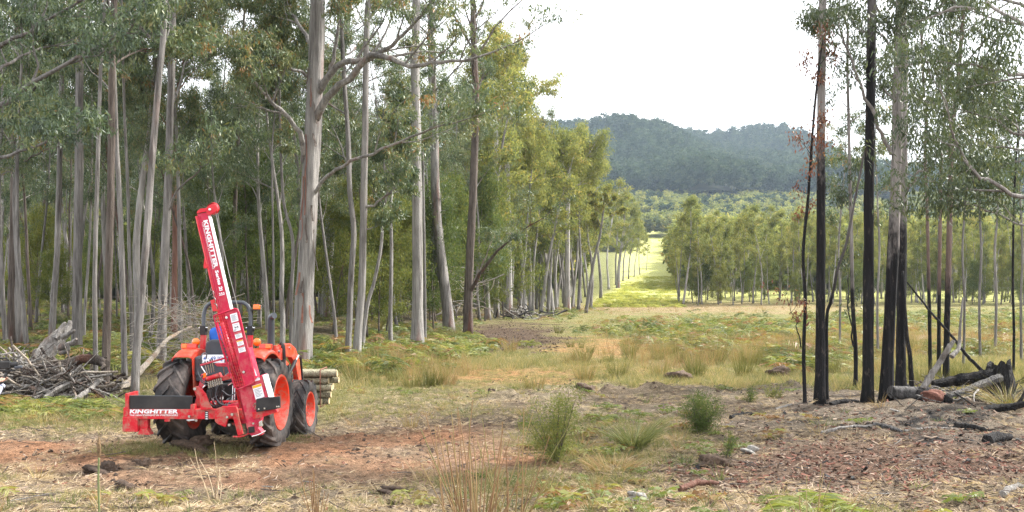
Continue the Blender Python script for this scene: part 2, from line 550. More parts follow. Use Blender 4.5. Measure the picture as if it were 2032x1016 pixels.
rows = np.concatenate([[-80, -40, -20, -10, -4, 0, 3, 5, 7], np.geomspace(8.5, 1100, 560)])
ts = np.linspace(-1, 1, 440)
ts = np.sign(ts) * (np.abs(ts) ** 1.6)
YY, TT = np.meshgrid(rows, ts, indexing='ij')
XX = TT * (16 + 0.85 * np.maximum(YY, 0) + np.where(YY < 0, 40, 0))
ZZ = gz(XX, YY)
V = np.stack([XX, YY, ZZ], -1).reshape(-1, 3)
nr, ncol = XX.shape
ii = (np.arange(nr - 1)[:, None] * ncol + np.arange(ncol - 1)[None]).ravel()
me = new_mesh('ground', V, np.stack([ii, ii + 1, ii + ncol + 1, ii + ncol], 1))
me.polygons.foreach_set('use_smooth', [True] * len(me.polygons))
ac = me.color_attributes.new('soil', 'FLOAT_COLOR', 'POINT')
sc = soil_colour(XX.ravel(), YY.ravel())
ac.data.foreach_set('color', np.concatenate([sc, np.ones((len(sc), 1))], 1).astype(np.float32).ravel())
m, n, l, b = nodes_of('soil_and_meadow')
at = n.new('ShaderNodeAttribute'); at.attribute_name = 'soil'
tc = n.new('ShaderNodeTexCoord'); v = tc.outputs['Object']
f1 = noise(n, l, v, 5, 8, .72, .4, 1.65, .32, .68)
f2 = noise(n, l, v, 30, 8, .75, .35, 1.75, .32, .68)
for f in (f1, f2):
    cb = n.new('ShaderNodeCombineColor')
    for i in range(3): l.new(f, cb.inputs[i])
    src = at.outputs['Color'] if f is f1 else c
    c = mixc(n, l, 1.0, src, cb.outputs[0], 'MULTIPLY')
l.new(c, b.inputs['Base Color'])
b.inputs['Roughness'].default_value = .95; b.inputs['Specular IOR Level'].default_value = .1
hh = n.new('ShaderNodeMath'); l.new(f1, hh.inputs[0]); l.new(f2, hh.inputs[1])
bump(n, l, b, hh.outputs[0], .9, .05)
me.materials.append(m)
g = bpy.data.objects.new('ground', me); C.objects.link(g); tag(g, 'brown churned soil running into grassy meadow', kind='structure')

# ------------------------------------------------------------------ scatter helper (uncountable cover only)
def scatter(name, label, cat, pts, scale, rot, idx, protos):
    col = bpy.data.collections.new(name + '_kinds')
    for i, (pm) in enumerate(protos):
        o = bpy.data.objects.new('%s_kind_%02d' % (name, i), pm); col.objects.link(o)
    me = bpy.data.meshes.new(name)
    n = len(pts)
    me.vertices.add(n); me.vertices.foreach_set('co', np.asarray(pts, np.float32).ravel())
    a = me.attributes.new('sc', 'FLOAT_VECTOR', 'POINT')
    scale = np.asarray(scale, np.float32)
    if scale.ndim == 1: scale = np.repeat(scale[:, None], 3, 1)
    a.data.foreach_set('vector', scale.ravel())
    a = me.attributes.new('rt', 'FLOAT_VECTOR', 'POINT'); a.data.foreach_set('vector', np.asarray(rot, np.float32).ravel())
    a = me.attributes.new('ix', 'INT', 'POINT'); a.data.foreach_set('value', np.asarray(idx, np.int32))
    o = bpy.data.objects.new(name, me); C.objects.link(o)
    ng = bpy.data.node_groups.new(name, 'GeometryNodeTree')
    ng.interface.new_socket('Geometry', in_out='INPUT', socket_type='NodeSocketGeometry')
    ng.interface.new_socket('Geometry', in_out='OUTPUT', socket_type='NodeSocketGeometry')
    N, L = ng.nodes, ng.links
    gi, go = N.new('NodeGroupInput'), N.new('NodeGroupOutput')
    ip = N.new('GeometryNodeInstanceOnPoints'); ci = N.new('GeometryNodeCollectionInfo')
    ci.inputs['Collection'].default_value = col
    ci.inputs['Separate Children'].default_value = True; ci.inputs['Reset Children'].default_value = True
    ip.inputs['Pick Instance'].default_value = True

    def attr(nm, ty):
        q = N.new('GeometryNodeInputNamedAttribute'); q.data_type = ty; q.inputs['Name'].default_value = nm
        return q.outputs['Attribute']
    L.new(gi.outputs[0], ip.inputs['Points']); L.new(ci.outputs[0], ip.inputs['Instance'])
    L.new(attr('ix', 'INT'), ip.inputs['Instance Index'])
    e2r = N.new('FunctionNodeEulerToRotation'); L.new(attr('rt', 'FLOAT_VECTOR'), e2r.inputs[0])
    L.new(e2r.outputs[0], ip.inputs['Rotation'])
    L.new(attr('sc', 'FLOAT_VECTOR'), ip.inputs['Scale'])
    L.new(ip.outputs[0], go.inputs[0])
    o.modifiers.new('scatter', 'NODES').node_group = ng
    tag(o, label, cat, kind='stuff')
    return o


# ------------------------------------------------------------------ trees
def leaf_mesh(name, Cn, per, rad, L, w, mat, rng, droop=.8, flat=.75, tint_c=None, tint_var=.12):
    """Leaf blades round cluster centres Cn; rad may be per cluster."""
    nC = len(Cn)
    rad = np.broadcast_to(np.asarray(rad, float), (nC,))
    cid = np.repeat(np.arange(nC), per)
    N = len(cid)
    d = rng.normal(0, 1, (N, 3)); d /= np.linalg.norm(d, axis=1)[:, None]
    d *= (rng.random(N) ** .5)[:, None]
    d[:, 2] *= flat
    p = Cn[cid] + d * rad[cid][:, None]
    a = rng.normal(0, .55, (N, 3)); a[:, 2] -= droop
    a /= np.linalg.norm(a, axis=1)[:, None]
    s = np.cross(a, rng.normal(0, 1, (N, 3))); s /= np.linalg.norm(s, axis=1)[:, None] + 1e-9
    ll = (L * rng.uniform(.65, 1.3, N))[:, None]; ww = (w * rng.uniform(.7, 1.25, N))[:, None]
    V = np.stack([p, p + a * ll * .45 + s * ww / 2, p + a * ll, p + a * ll * .45 - s * ww / 2], 1).reshape(-1, 3)
    F = np.arange(N * 4).reshape(N, 4)
    me = new_mesh(name, V, F)
    if tint_c is None:
        tint_c = np.clip(rng.normal(.45, .16, nC), 0, 1)
    t = np.clip(tint_c[cid] + rng.normal(0, tint_var, N), 0, 1)
    ca(me, 'tint', t)
    me.materials.append(mat)
    return me


def perp(d, ang, az):
    d = d / np.linalg.norm(d)
    ref = np.array([0, 0, 1.0]) if abs(d[2]) < .9 else np.array([1.0, 0, 0])
    u = np.cross(d, ref); u /= np.linalg.norm(u); w = np.cross(d, u)
    return d * math.cos(ang) + (u * math.cos(az) + w * math.sin(az)) * math.sin(ang)


class Tree:
    def __init__(self, rng):
        self.rng, self.wood, self.cl, self.cr = rng, MB(), [], []

    def branch(self, p0, d, L, r, level, spec, trop=None):
        rng = self.rng
        n = (7, 6, 5, 4)[min(level, 3)]
        d = np.asarray(d, float) / np.linalg.norm(d)
        pts = [np.asarray(p0, float)]
        up = spec['trop'][min(level, len(spec['trop']) - 1)]
        for i in range(n - 1):
            d = d + rng.normal(0, spec['wig'], 3) + np.array([0, 0, up / n])
            d /= np.linalg.norm(d)
            pts.append(pts[-1] + d * L / (n - 1))
        pts = np.array(pts)
        rr = np.linspace(r, r * .35, n)
        self.wood.tube(pts, rr, (8, 6, 5, 4)[min(level, 3)] if r > .012 else 3, cap=False)
        self.along(pts, rr, L, level, spec)

    def along(self, pts, rr, L, level, spec, t0=None):
        """Side branches or leaf clusters on a limb."""
        rng = self.rng
        n = len(pts)
        if level >= spec['depth']:
            for t in np.linspace(.45, 1.0, spec.get('tipn', 2)):
                i = min(n - 1, int(round(t * (n - 1))))
                self.cl.append(pts[i] + rng.normal(0, spec['cr'] * .25, 3)); self.cr.append(spec['cr'] * rng.uniform(.6, 1.25))
            return
        k = spec['kids'][level]
        k = max(1, int(rng.integers(int(k * .75), int(k * 1.3) + 1)))
        t0 = (.3 if level else .35) if t0 is None else t0
        for j in range(k):
            t = t0 + (1 - t0) * (j + rng.random()) / k
            q = t * (n - 1); i = min(n - 2, int(q)); f = q - i
            p = pts[i] * (1 - f) + pts[i + 1] * f
            dd = pts[i + 1] - pts[i]
            a = math.radians(rng.uniform(*spec['ang']))
            nd = perp(dd, a, rng.uniform(0, 2 * math.pi))
            if nd[2] < -.25: nd[2] *= -.5
            Lc = L * spec['ratio'] * rng.uniform(.6, 1.2) * (1.15 - .45 * t)
            self.branch(p, nd, Lc, max(.006, rr[i] * .55), level + 1, spec)
        self.branch(pts[-1], pts[-1] - pts[-2], L * spec['ratio'] * .8, max(.006, rr[-1] * .9), level + 1, spec)

    def trunk(self, path, r0, r1, k=14, rough=.05, flare=.25, flute=.08):
        path = np.asarray(path, float)
        n = len(path)
        t = np.linspace(0, 1, n)
        rr = r0 * (1 - t) + r1 * t
        zz = path[:, 2] - path[0, 2]
        rr = rr * (1 + flare * np.exp(-zz / (r0 * 3.0)))
        V, F = tube(path, rr, k, True, rough, self.rng, flute)
        self.wood.add(V, F)
        return path, rr

    def crown(self, path, rr, H, spec):
        """Limbs off the upper trunk."""
        rng = self.rng
        n = len(path)
        N = spec['limbs']
        for j in range(N):
            t = spec['from'] + (1 - spec['from']) * ((j + rng.random()) / N) ** .9
            q = t * (n - 1); i = min(n - 2, int(q)); f = q - i
            p = path[i] * (1 - f) + path[i + 1] * f
            a = math.radians(rng.uniform(*spec['limb_ang']))
            nd = perp(path[i + 1] - path[i], a, j * 2.4 + rng.uniform(-.6, .6))
            s = (t - spec['from']) / (1 - spec['from'])
            L = H * spec['reach'] * rng.uniform(.7, 1.25) * (1.0 - .55 * s) * (.55 + .45 * min(1, s * 4))
            self.branch(p, nd, L, max(.012, rr[i] * rng.uniform(.3, .5)), 1, spec)
        self.branch(path[-1], path[-1] - path[-2], H * spec['reach'] * .5, rr[-1], 1, spec)

    def finish(self, name, label, cat, loc, wood_mat, leaf_mat, per, L, w, group=None, droop=.8, flat=.75, tint=None, trunk_name='trunk', link=True):
        root = thing(name, label, cat, loc, group=group)
        wo = self.wood.build(trunk_name, wood_mat, root, None, smooth=True)
        kids = [wo]
        if self.cl:
            cl = np.array(self.cl)
            tc_ = None
            if tint is not None:
                tc_ = np.clip(self.rng.normal(tint[0], tint[1], len(cl)), 0, 1)
            me = leaf_mesh('crown', cl, per, np.array(self.cr), L, w, leaf_mat, self.rng, droop, flat, tc_)
            co = bpy.data.objects.new('crown', me); C.objects.link(co); co.parent = root
            kids.append(co)
        KIDS[root.name] = kids
        return root


TALL = dict(depth=3, kids=[0, 4, 4], trop=[0, .5, .25, -.1], wig=.15, ang=(25, 62), ratio=.52, cr=.34, limbs=11, reach=.24, limb_ang=(32, 68), tipn=2)
TALL['from'] = .42


def spec(**k):
    s = dict(TALL); s.update({a.replace('from_', 'from'): b for a, b in k.items()})
    return s


def px_path(pts, Y, top=None, dy=0.0):
    """Trunk centre line through photograph pixels at depth Y (dy: lean away per metre of rise)."""
    return [P(a, b, Y) + np.array([0, (P(a, b, Y)[2]) * dy, 0]) for a, b in pts]


def hero_tree(name, label, px, Ybase, pts, wpx, Htop, seed, bark='bark_grey', leaf='leaf', sp=None, per=55, L=.15, w=.036, tint=None, group=None,
              limbs=(), rtop=.35, flare=.25, k=14, droop=.8):
    """pts: pixels up the trunk from just above the base, Htop: full height; limbs: list of (pixel path, depth shift, r0)."""
    rng = np.random.default_rng(seed)
    b = at_depth(px, Ybase)
    path = [b - [0, 0, .15]] + [P(a, c, Ybase) for a, c in pts]
    d = path[-1] - path[-2]; d = d / np.linalg.norm(d) * .6 + np.array([0, 0, .4])
    while path[-1][2] < Htop:
        d = d + rng.normal(0, .04, 3) * [1, 1, .3]; d /= np.linalg.norm(d)
        path.append(path[-1] + d * max(1.2, (Htop - path[-1][2]) / 4))
    path = smooth_path(path, 46) - b
    t = Tree(rng)
    r0 = .8 * wpx / FPX * Ybase / 2
    path, rr = t.trunk(path, r0, r0 * rtop, k, flare=flare)
    H = Htop
    sp = sp or TALL
    for lp, sh, r in limbs:
        nn = len(lp)
        q = smooth_path([P(a, c, Ybase + sh * i / (nn - 1)) for i, (a, c) in enumerate(lp)], nn * 3) - b
        q = q + rng.normal(0, .03, q.shape)
        lr = np.linspace(r, r * .3, len(q))
        lr = lr * .85
        t.wood.tube(q, lr, 8, cap=False)
        ln = np.linalg.norm(np.diff(q, axis=0), axis=1).sum()
        t.along(q, lr, ln * .75, 1, sp, .4)
    if sp['limbs']:
        t.crown(path, rr, H, sp)
    return t.finish(name, label, 'tree', b, M[bark], M[leaf], per, L, w, group, tint=tint, droop=droop)

# ------------------------------------------------------------------ named trees of the left forest
GF = 'eucalypts along the left forest edge'
NEAR = spec(limbs=11, reach=.27, cr=.34, kids=[0, 4, 4])
big = hero_tree('eucalypt_tree', 'massive pale grey eucalypt with heavy spreading limbs just behind the tractor', 599, 33.5,
          [(598, 690), (604, 560), (611, 420), (620, 250), (625, 120), (629, 0)], 44, 26, 101, 'bark_pale', 'leaf',
          spec(limbs=8, reach=.26, cr=.36, kids=[0, 5, 5], from_=.62), 46, .17, .042, (.5, .17), GF,
          limbs=[([(602, 320), (598, 270), (575, 235), (545, 205), (520, 180), (502, 160)], -2.5, .13),
                 ([(628, 190), (652, 150), (690, 122), (725, 118), (760, 100), (800, 70), (850, 20)], -3, .16),
                 ([(626, 240), (650, 190), (700, 150), (735, 112), (780, 118), (815, 132), (870, 122), (935, 118)], -4, .17),
                 ([(622, 385), (650, 350), (690, 325), (740, 302), (800, 278), (870, 250), (930, 235)], -4, .085),
                 ([(628, 110), (600, 60), (575, 20), (550, -20)], 2, .1),
                 ([(652, 150), (668, 90), (672, 20), (668, -60)], -1, .09),
                 ([(612, 150), (585, 140), (560, 118), (520, 108)], -2, .07)], rtop=.45, flare=.22, k=22)
rg0 = np.random.default_rng(8)
for k_ in range(16):                                   # peeling ribbons of bark
    zz = rg0.uniform(2.0, 10.5); az = rg0.uniform(-2.6, -.4); ctr = P(np.interp(CAM_H + 0 - zz, [-12, 2.6], [627, 600]), 580, 33.5) - np.array(big.location)
    ctr[2] = zz
    o_ = np.array([math.cos(az), math.sin(az), 0]); r_ = .8 * 44 / FPX * 33.5 / 2 * (1 - .5 * zz / 26) + .015
    sd_ = np.array([-o_[1], o_[0], 0]) * rg0.uniform(.018, .04)
    Ls = rg0.uniform(.5, 1.7); p_ = ctr + o_ * r_; V = []
    for s_ in range(6):
        V += [p_ - sd_, p_ + sd_]; p_ = p_ + np.array([0, 0, -Ls / 5]) + o_ * .016 * s_ + rg0.normal(0, .012, 3)
    MB().add(np.array(V), [(2 * i, 2 * i + 1, 2 * i + 3, 2 * i + 2) for i in range(5)]).build('bark_strip', M['bark_red' if k_ % 2 else 'bark_brown'], big).modifiers.new('thick', 'SOLIDIFY').thickness = .008
L_ = [
    # label, px base, Y, path pixels, width px, height, bark
    ('slender grey trunk at the far left edge, leaning right towards its foot', 12, 40, [(6, 600), (-2, 400), (-6, 200), (-8, 0)], 12, 18, 'bark_grey'),
    ('thick brownish eucalypt trunk nearest the left edge', 23, 41, [(25, 600), (28, 460), (30, 300), (33, 100)], 25, 21, 'bark_brown'),
    ('thin crooked grey eucalypt beside the thick brownish trunk at far left', 56, 37, [(50, 650), (42, 560), (35, 490), (34, 330)], 11, 13, 'bark_grey'),
    ('dark grey eucalypt rising behind the upturned dead stump', 102, 44, [(106, 600), (113, 500), (118, 330), (122, 150)], 16, 20, 'bark_grey'),
    ('straight grey eucalypt immediately right of the upturned dead stump', 152, 35, [(153, 600), (154, 480), (157, 300), (158, 100)], 23, 19, 'bark_grey'),
    ('slim grey eucalypt standing at the right end of the brush pile', 190, 25, [(189, 680), (188, 560), (191, 430), (196, 250)], 13, 14, 'bark_grey'),
    ('rough eucalypt with a red flayed patch low on its trunk', 209, 24.4, [(211, 680), (215, 560), (220, 380), (222, 150)], 20, 17, 'bark_brown'),
    ('slim grey eucalypt leaning left beside the fallen pole', 248, 28, [(246, 660), (243, 540), (238, 400), (232, 290)], 14, 16, 'bark_grey'),
    ('very thin straight eucalypt just left of the pale leaning one', 262, 34, [(260, 600), (256, 480), (253, 350)], 9, 14, 'bark_grey'),
    ('pale eucalypt curving right behind the red-footed trunk', 276, 38, [(273, 600), (271, 480), (283, 360), (300, 240), (310, 100)], 20, 20, 'bark_pale'),
    ('stout grey eucalypt behind the left rear wheel of the tractor', 320, 31, [(322, 640), (326, 520), (332, 400), (337, 250), (342, 60)], 25, 19, 'bark_grey'),
    ('thin grey eucalypt right of the stout one behind the left rear wheel', 358, 38, [(357, 560), (355, 430), (352, 300)], 10, 15, 'bark_grey'),
    ('dark reddish trunk deep in shade left of the post driver mast', 345, 46, [(346, 560), (347, 450)], 14, 15, 'bark_red'),
    ('dark slim eucalypt standing right of the post driver mast', 464, 50, [(465, 500), (467, 400), (473, 250)], 10, 19, 'bark_brown'),
    ('very thin sapling trunk between the mast and the massive pale eucalypt', 543, 36, [(543, 560), (541, 430), (540, 300)], 6, 11, 'bark_grey'),
    ('thin trunk forking left against the massive pale eucalypt', 577, 37, [(578, 600), (581, 480), (563, 400), (557, 290)], 9, 13, 'bark_grey'),
    ('broad shaded eucalypt trunk just right of the massive pale one', 648, 62, [(649, 560), (655, 450), (660, 320)], 26, 22, 'bark_grey'),
    ('slim pale eucalypt, left one of the close pair right of the massive tree', 689, 37, [(693, 640), (697, 540), (702, 460), (694, 380), (691, 280)], 16, 17, 'bark_grey'),
    ('pale eucalypt with a low bare side branch, right one of the close pair', 706, 36, [(710, 660), (718, 560), (721, 420), (724, 250), (727, 80)], 20, 21, 'bark_pale'),
    ('short thin trunk slanting right out of the grass beside the close pair', 716, 39, [(728, 610), (742, 560), (756, 490)], 10, 9, 'bark_grey'),
    ('small thin trunk standing in bracken left of the flared pale eucalypt', 775, 48, [(775, 620), (776, 570), (777, 500)], 10, 11, 'bark_grey'),
    ('thick pale eucalypt with a flared foot in the bracken', 828, 43.5, [(829, 640), (829, 540), (828, 400), (826, 250), (824, 120)], 29, 23, 'bark_pale'),
    ('thin grey stem growing close to the flared pale eucalypt', 843, 49, [(843, 600), (842, 500), (840, 380)], 8, 13, 'bark_grey'),
    ('thick grey eucalypt leaning left with a twin stem behind it', 891, 62, [(886, 600), (876, 520), (866, 420), (862, 300)], 28, 23, 'bark_grey'),
    ('eucalypt with a dark fire-scarred foot and a long branch arching right', 929, 60, [(929, 600), (932, 520), (938, 400), (943, 260)], 24, 24, 'bark_brown'),
    ('tall pale eucalypt above the charred stump heap at the forest edge', 1010, 105, [(1010, 540), (1009, 450), (1006, 330)], 17, 27, 'bark_pale'),
    ('pale straight eucalypt left of the one above the charred stump heap', 986, 95, [(986, 540), (986, 450), (984, 330)], 13, 24, 'bark_pale'),
    ('tall sunlit eucalypt at the corner of the forest by the grassy track', 1126, 128, [(1126, 540), (1126, 450), (1128, 360)], 14, 20, 'bark_pale'),
    ('pale leaning eucalypt beyond the forest corner beside the bright pasture', 1226, 260, [(1229, 520), (1236, 470), (1240, 420)], 9, 24, 'bark_pale'),
    ('thin bent trunk leaning over the track at the forest corner', 1162, 120, [(1172, 560), (1178, 520), (1190, 470)], 8, 14, 'bark_grey'),
]
for i, (lab, px, Y, pts, w, H, bk) in enumerate(L_):
    small = H < 14.5
    far = Y > 70
    sp = spec(limbs=7 if small else 12, reach=.2 if small else (.26 if not far else .25), cr=.3 if small else (.35 if not far else .6), from_=.5 if small else .36, kids=[0, 3, 4] if small else [0, 4, 4])
    lb = []
    if px == 706:
        lb = [([(721, 412), (745, 403), (770, 385), (790, 365), (808, 335)], -1.0, .06), ([(722, 455), (745, 450), (775, 430)], 1, .04)]
    if px == 929:
        lb = [([(932, 580), (955, 540), (985, 500), (1020, 470), (1055, 445)], -4, .16), ([(940, 560), (960, 520), (975, 480)], 2, .09)]
    if px == 891:
        lb = [([(888, 590), (872, 545), (862, 500), (858, 450), (850, 380)], 1.5, .3)]
    if px == 320:
        lb = [([(332, 420), (350, 380), (385, 345), (420, 320)], -2, .05)]
    if px == 23:
        lb = [([(30, 330), (50, 318), (90, 300), (130, 285)], -6, .06), ([(32, 240), (80, 160), (150, 115), (240, 70)], -9, .1)]
    if px == 1126:
        sp = spec(limbs=15, reach=.30, cr=.8, from_=.3, kids=[0, 5, 4])
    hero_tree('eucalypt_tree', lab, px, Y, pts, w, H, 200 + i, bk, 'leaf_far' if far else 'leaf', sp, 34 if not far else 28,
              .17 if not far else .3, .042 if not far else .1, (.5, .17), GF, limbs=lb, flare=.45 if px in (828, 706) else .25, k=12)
# the stripped leaner in front, red-brown at the foot
hero_tree('eucalypt_tree', 'leaning eucalypt with a red stripped foot beside the fallen pole', 267, 24,
          [(271, 700), (279, 610), (292, 450), (303, 300), (315, 160), (326, 40)], 19, 17, 160, 'bark_grey', 'leaf', NEAR, 42, .16, .04, (.45, .17), GF, k=12)
# tree just out of frame on the left whose limbs reach in
hero_tree('eucalypt_tree', 'eucalypt at the left margin with two long bare limbs reaching over the brush pile', -62, 24,
          [(-64, 600), (-66, 400), (-70, 200), (-70, 0)], 26, 18, 161, 'bark_grey', 'leaf', spec(limbs=11, reach=.3, cr=.34, from_=.45), 44, .16, .04, (.42, .16), GF,
          limbs=[([(-66, 330), (-20, 318), (40, 300), (100, 282), (136, 268)], -2, .07), ([(-68, 260), (0, 208), (90, 150), (170, 105), (260, 68)], -2, .1),
                 ([(-68, 150), (20, 80), (110, 30), (180, -10)], -1, .08), ([(-68, 180), (0, 140), (70, 100), (150, 90)], 3, .07)], k=12)

# ------------------------------------------------------------------ library trees, copied one by one
def library(name, seed, H, r0, sp, leaf, bark, per, L, w, label, group, droop=.8, tint=None, lean=.5, cat='tree', curve=.05):
    rng = np.random.default_rng(seed)
    t = Tree(rng)
    p = [np.array([0, 0, -.2])]
    d = np.array([rng.normal(0, .05), rng.normal(0, .05), 1.0])
    while p[-1][2] < H * .93:
        d = d + rng.normal(0, curve, 3) * [1, 1, .1]; d /= np.linalg.norm(d)
        p.append(p[-1] + d * H / 9)
    path = smooth_path(p, 22)
    path, rr = t.trunk(path, r0, r0 * .25, 8, flare=.3)
    t.crown(path, rr, H, sp)
    return t.finish(name, label, cat, (0, 0, 0), M[bark], M[leaf], per, L, w, group, droop=droop, tint=tint)


GB = 'trees deep in the left forest'
LB = 'grey trunk among the crowded eucalypts deep in the left forest'
libB = [library('forest_tree', 300 + i, 20 + 2 * (i % 3), .13 + .03 * (i % 4), spec(limbs=12, reach=.2, cr=.6, kids=[0, 4, 3], from_=.42 + .05 * (i % 3)), 'leaf',
                ('bark_grey', 'bark_brown', 'bark_grey', 'bark_pale', 'bark_brown')[i], 30, .22, .058, LB, GB, tint=(.42 + .06 * (i % 3), .17)) for i in range(5)]
GU = 'leafy understorey saplings under the left forest'
LU = 'leafy green sapling filling the understorey of the left forest'
libU = [library('understorey_sapling', 340 + i, 7.5, .055, spec(limbs=16, reach=.3, cr=.6, kids=[0, 4, 3], from_=.12, limb_ang=(35, 75), depth=3), 'leaf_bush',
                'bark_brown', 24, .16, .05, LU, GU, tint=(.38 + .14 * i, .16)) for i in range(4)]
GR = 'slim trees of the far tree line'
LR = 'slim sunlit eucalypt in the even tree line across the clearing'
libR = [library('line_tree', 380 + i, 16, .16, spec(limbs=11, reach=.155 + .02 * (i % 3), cr=.62, kids=[0, 3, 3], from_=.34 + .06 * (i % 3), limb_ang=(18, 55)), 'leaf_far',
                ('bark_grey', 'bark_pale')[i % 2], 20, .28, .08, LR, GR, tint=(.4 + .1 * (i % 3), .17)) for i in range(5)]
rr_ = random.Random(5)
used = {}
LAB0 = {o.name: (o['label'], o['group']) for o in libB + libU + libR}


def zone_label(kind, px):
    z = ZONES[kind]
    for lim, txt in z:
        if px < lim: return txt
    return z[-1][1]


LF = [(150, 'at the far left above the brush pile'), (270, 'behind the right half of the brush pile'), (400, 'behind the left rear wheel and the fallen pole'), (560, 'between the mast and the massive pale trunk'),
      (690, 'between the massive pale trunk and the close pair'), (815, 'between the close pair and the flared pale trunk'), (925, 'between the flared pale trunk and the fire-scarred one'), (1400, 'right of the fire-scarred trunk')]
LRZ = [(1420, 'at the left end of the far tree line'), (1500, 'in the left third of the far tree line'), (1590, 'in the far tree line just left of the burnt group'), (1625, 'behind the scorched sapling'),
       (1720, 'seen between the two leftmost big burnt trunks'), (1835, 'seen round the thickest burnt trunk'), (1930, 'seen round the three thin burnt trunks'), (3000, 'at the right end of the far tree line')]
ZONES = dict(B=LF, U=LF, R=LRZ, E=[(985, 'left of the charred stump heap'), (1030, 'right behind the charred stump heap'), (1075, 'just right of the charred stump heap'), (1120, 'left of the tall corner eucalypt'), (3000, 'right of the tall corner eucalypt')])


def place(lib, x, y, H0, label=None, group=None, wide=1.0, zoff=0.0):
    src = rr_.choice(lib)
    px = CX + FPX * x / y
    if 900 < px < 1335:                       # crowns step down towards the pasture gap
        hm = CAM_H + (HORIZON - float(np.interp(px, [900, 1000, 1060, 1110, 1200, 1240, 1300], [30, 105, 140, 228, 275, 385, 465]))) / FPX * y - float(gz(x, y))
        H0 = min(H0, hm / (24.5 if lib is libB else 19.0 if lib is libR else 9.0) * rr_.uniform(.82, 1.0))
    if label is None:
        px = CX + FPX * x / y
        i = lib.index(src)
        if lib is libB:
            label = '%s eucalypt deep in the forest %s' % (('grey', 'brown', 'slender grey', 'pale', 'dark brown')[i], zone_label('B', px))
        elif lib is libU:
            label = '%s sapling in the understorey %s' % (('dark green', 'mid green', 'yellow-green', 'pale yellow-green')[i], zone_label('U', px))
        else:
            label = '%s eucalypt %s' % ('slim front-row' if y < 196 else 'slim back-row', zone_label('R', px))
    z = float(gz(x, y)) + zoff
    s = H0
    if src.name not in used:
        used[src.name] = 1
        src.location = (x, y, z); src.rotation_euler = (0, 0, rr_.uniform(0, 6.28)); src.scale = (s * wide, s * wide, s)
        if label: src['label'] = label
        if group: src['group'] = group
        return src
    return copy_tree(src, (x, y, z), rr_.uniform(0, 6.28), (s * wide, s), label or LAB0[src.name][0], group or LAB0[src.name][1])


def spread(n, ylo, yhi, xlo_off, xhi_off, mind, pxlo=-60, pxhi=1240, tries=6000):
    pts = []
    for _ in range(tries):
        if len(pts) >= n: break
        y = ylo * (yhi / ylo) ** rr_.random()
        x = float(xb(y)) - rr_.uniform(xlo_off, xhi_off)
        px = CX + FPX * x / y
        if not (pxlo < px < pxhi): continue
        if all((x - a) ** 2 + (y - b) ** 2 > (mind * (.6 + y / 90)) ** 2 for a, b in pts):
            pts.append((x, y))
    return pts


for x, y in spread(64, 38, 75, 2.5, 34, 1.3): place(libB, x, y, rr_.uniform(.45, .78), wide=.85)
for x, y in spread(95, 70, 150, 1.5, 82, 2.0): place(libB, x, y, rr_.uniform(.75, 1.05), wide=.85)
for x, y in spread(70, 105, 200, .5, 34, 1.7, 940, 1172): place(libR, x, y, rr_.uniform(1.1, 1.6), 'slim pale eucalypt crowding the far forest edge ' + zone_label('E', CX + FPX * x / y), 'slim trees at the sunlit end of the forest')
for x, y in spread(30, 85, 150, 4, 75, 2.0, -60, 800): place(libU, x, y, rr_.uniform(.7, 1.3))
for x, y in spread(20, 50, 100, 3, 30, 2.6): place(libU, x, y, rr_.uniform(.5, 1.0))
for x, y in spread(30, 60, 130, 1.0, 12, 1.8, 600, 1200): place(libU, x, y, rr_.uniform(.7, 1.2))

for px, Y, s_, lab in [(660, 50, 1.0, 'feathery young tree right of the massive pale trunk'), (752, 52, .95, 'feathery young tree behind the short slanting trunk'), (800, 62, 1.15, 'feathery young tree left of the flared pale eucalypt'),
                       (866, 70, 1.3, 'leafy young tree between the flared and the leaning trunks'), (905, 78, 1.35, 'leafy young tree behind the fire-scarred eucalypt'), (962, 84, 1.5, 'leafy young tree under the arching branch'),
                       (532, 52, 1.1, 'leafy young tree above the exhaust stack of the tractor'), (478, 58, 1.25, 'leafy young tree just right of the mast'), (418, 50, 1.0, 'leafy young tree just left of the mast'), (1000, 92, 1.6, 'bushy young tree above the charred stump heap')]:
    place(libU, (px - CX) / FPX * Y, Y, s_, lab, 'young trees along the forest edge')
# the sunlit row stepping down along the forest edge
GE = 'sunlit trees stepping down along the forest edge'
for i, (px, Y, yt, lab) in enumerate([
        (968, 88, 130, 'olive-crowned eucalypt behind the arching branch at the forest edge'), (1042, 112, 150, 'tall thin-crowned eucalypt rising against the sky at the forest edge'), (1072, 118, 215, 'olive-crowned tree left of the tall corner eucalypt'),
        (1098, 122, 262, 'yellow-green tree tucked against the tall corner eucalypt'), (1148, 138, 238, 'highest yellow-green crown standing against the hill'), (1172, 150, 262, 'bushy sunlit tree just right of the highest yellow-green crown'),
        (1192, 200, 300, 'mid-height sunlit tree left of the bright pasture'), (1208, 250, 345, 'rounded sunlit tree stepping down towards the pasture'), (1236, 300, 385, 'low olive tree behind the pale leaning eucalypt'),
        (1258, 330, 425, 'small sunlit tree near the bright pasture gap'), (1282, 370, 452, 'lowest sunlit tree at the edge of the bright pasture gap'), (1222, 275, 372, 'pale-stemmed sunlit tree right of the pale leaning eucalypt'), (1247, 315, 410, 'loose sunlit crown between two small trees by the pasture'), (1270, 350, 440, 'small pale tree second from the bright pasture gap'), (1120, 150, 290, 'broad olive crown behind the corner eucalypt'),
        (1010, 120, 260, 'dense olive crown behind the charred stump heap'), (1060, 140, 300, 'dull green crown filling the gap behind the forest edge')]):
    x = (px - CX) / FPX * Y
    H = CAM_H + (HORIZON - yt) / FPX * Y - float(gz(x, Y))
    place(libR, x, Y, H / 18.5, lab, GE, wide=1.25 if H > 16 else 1.5)

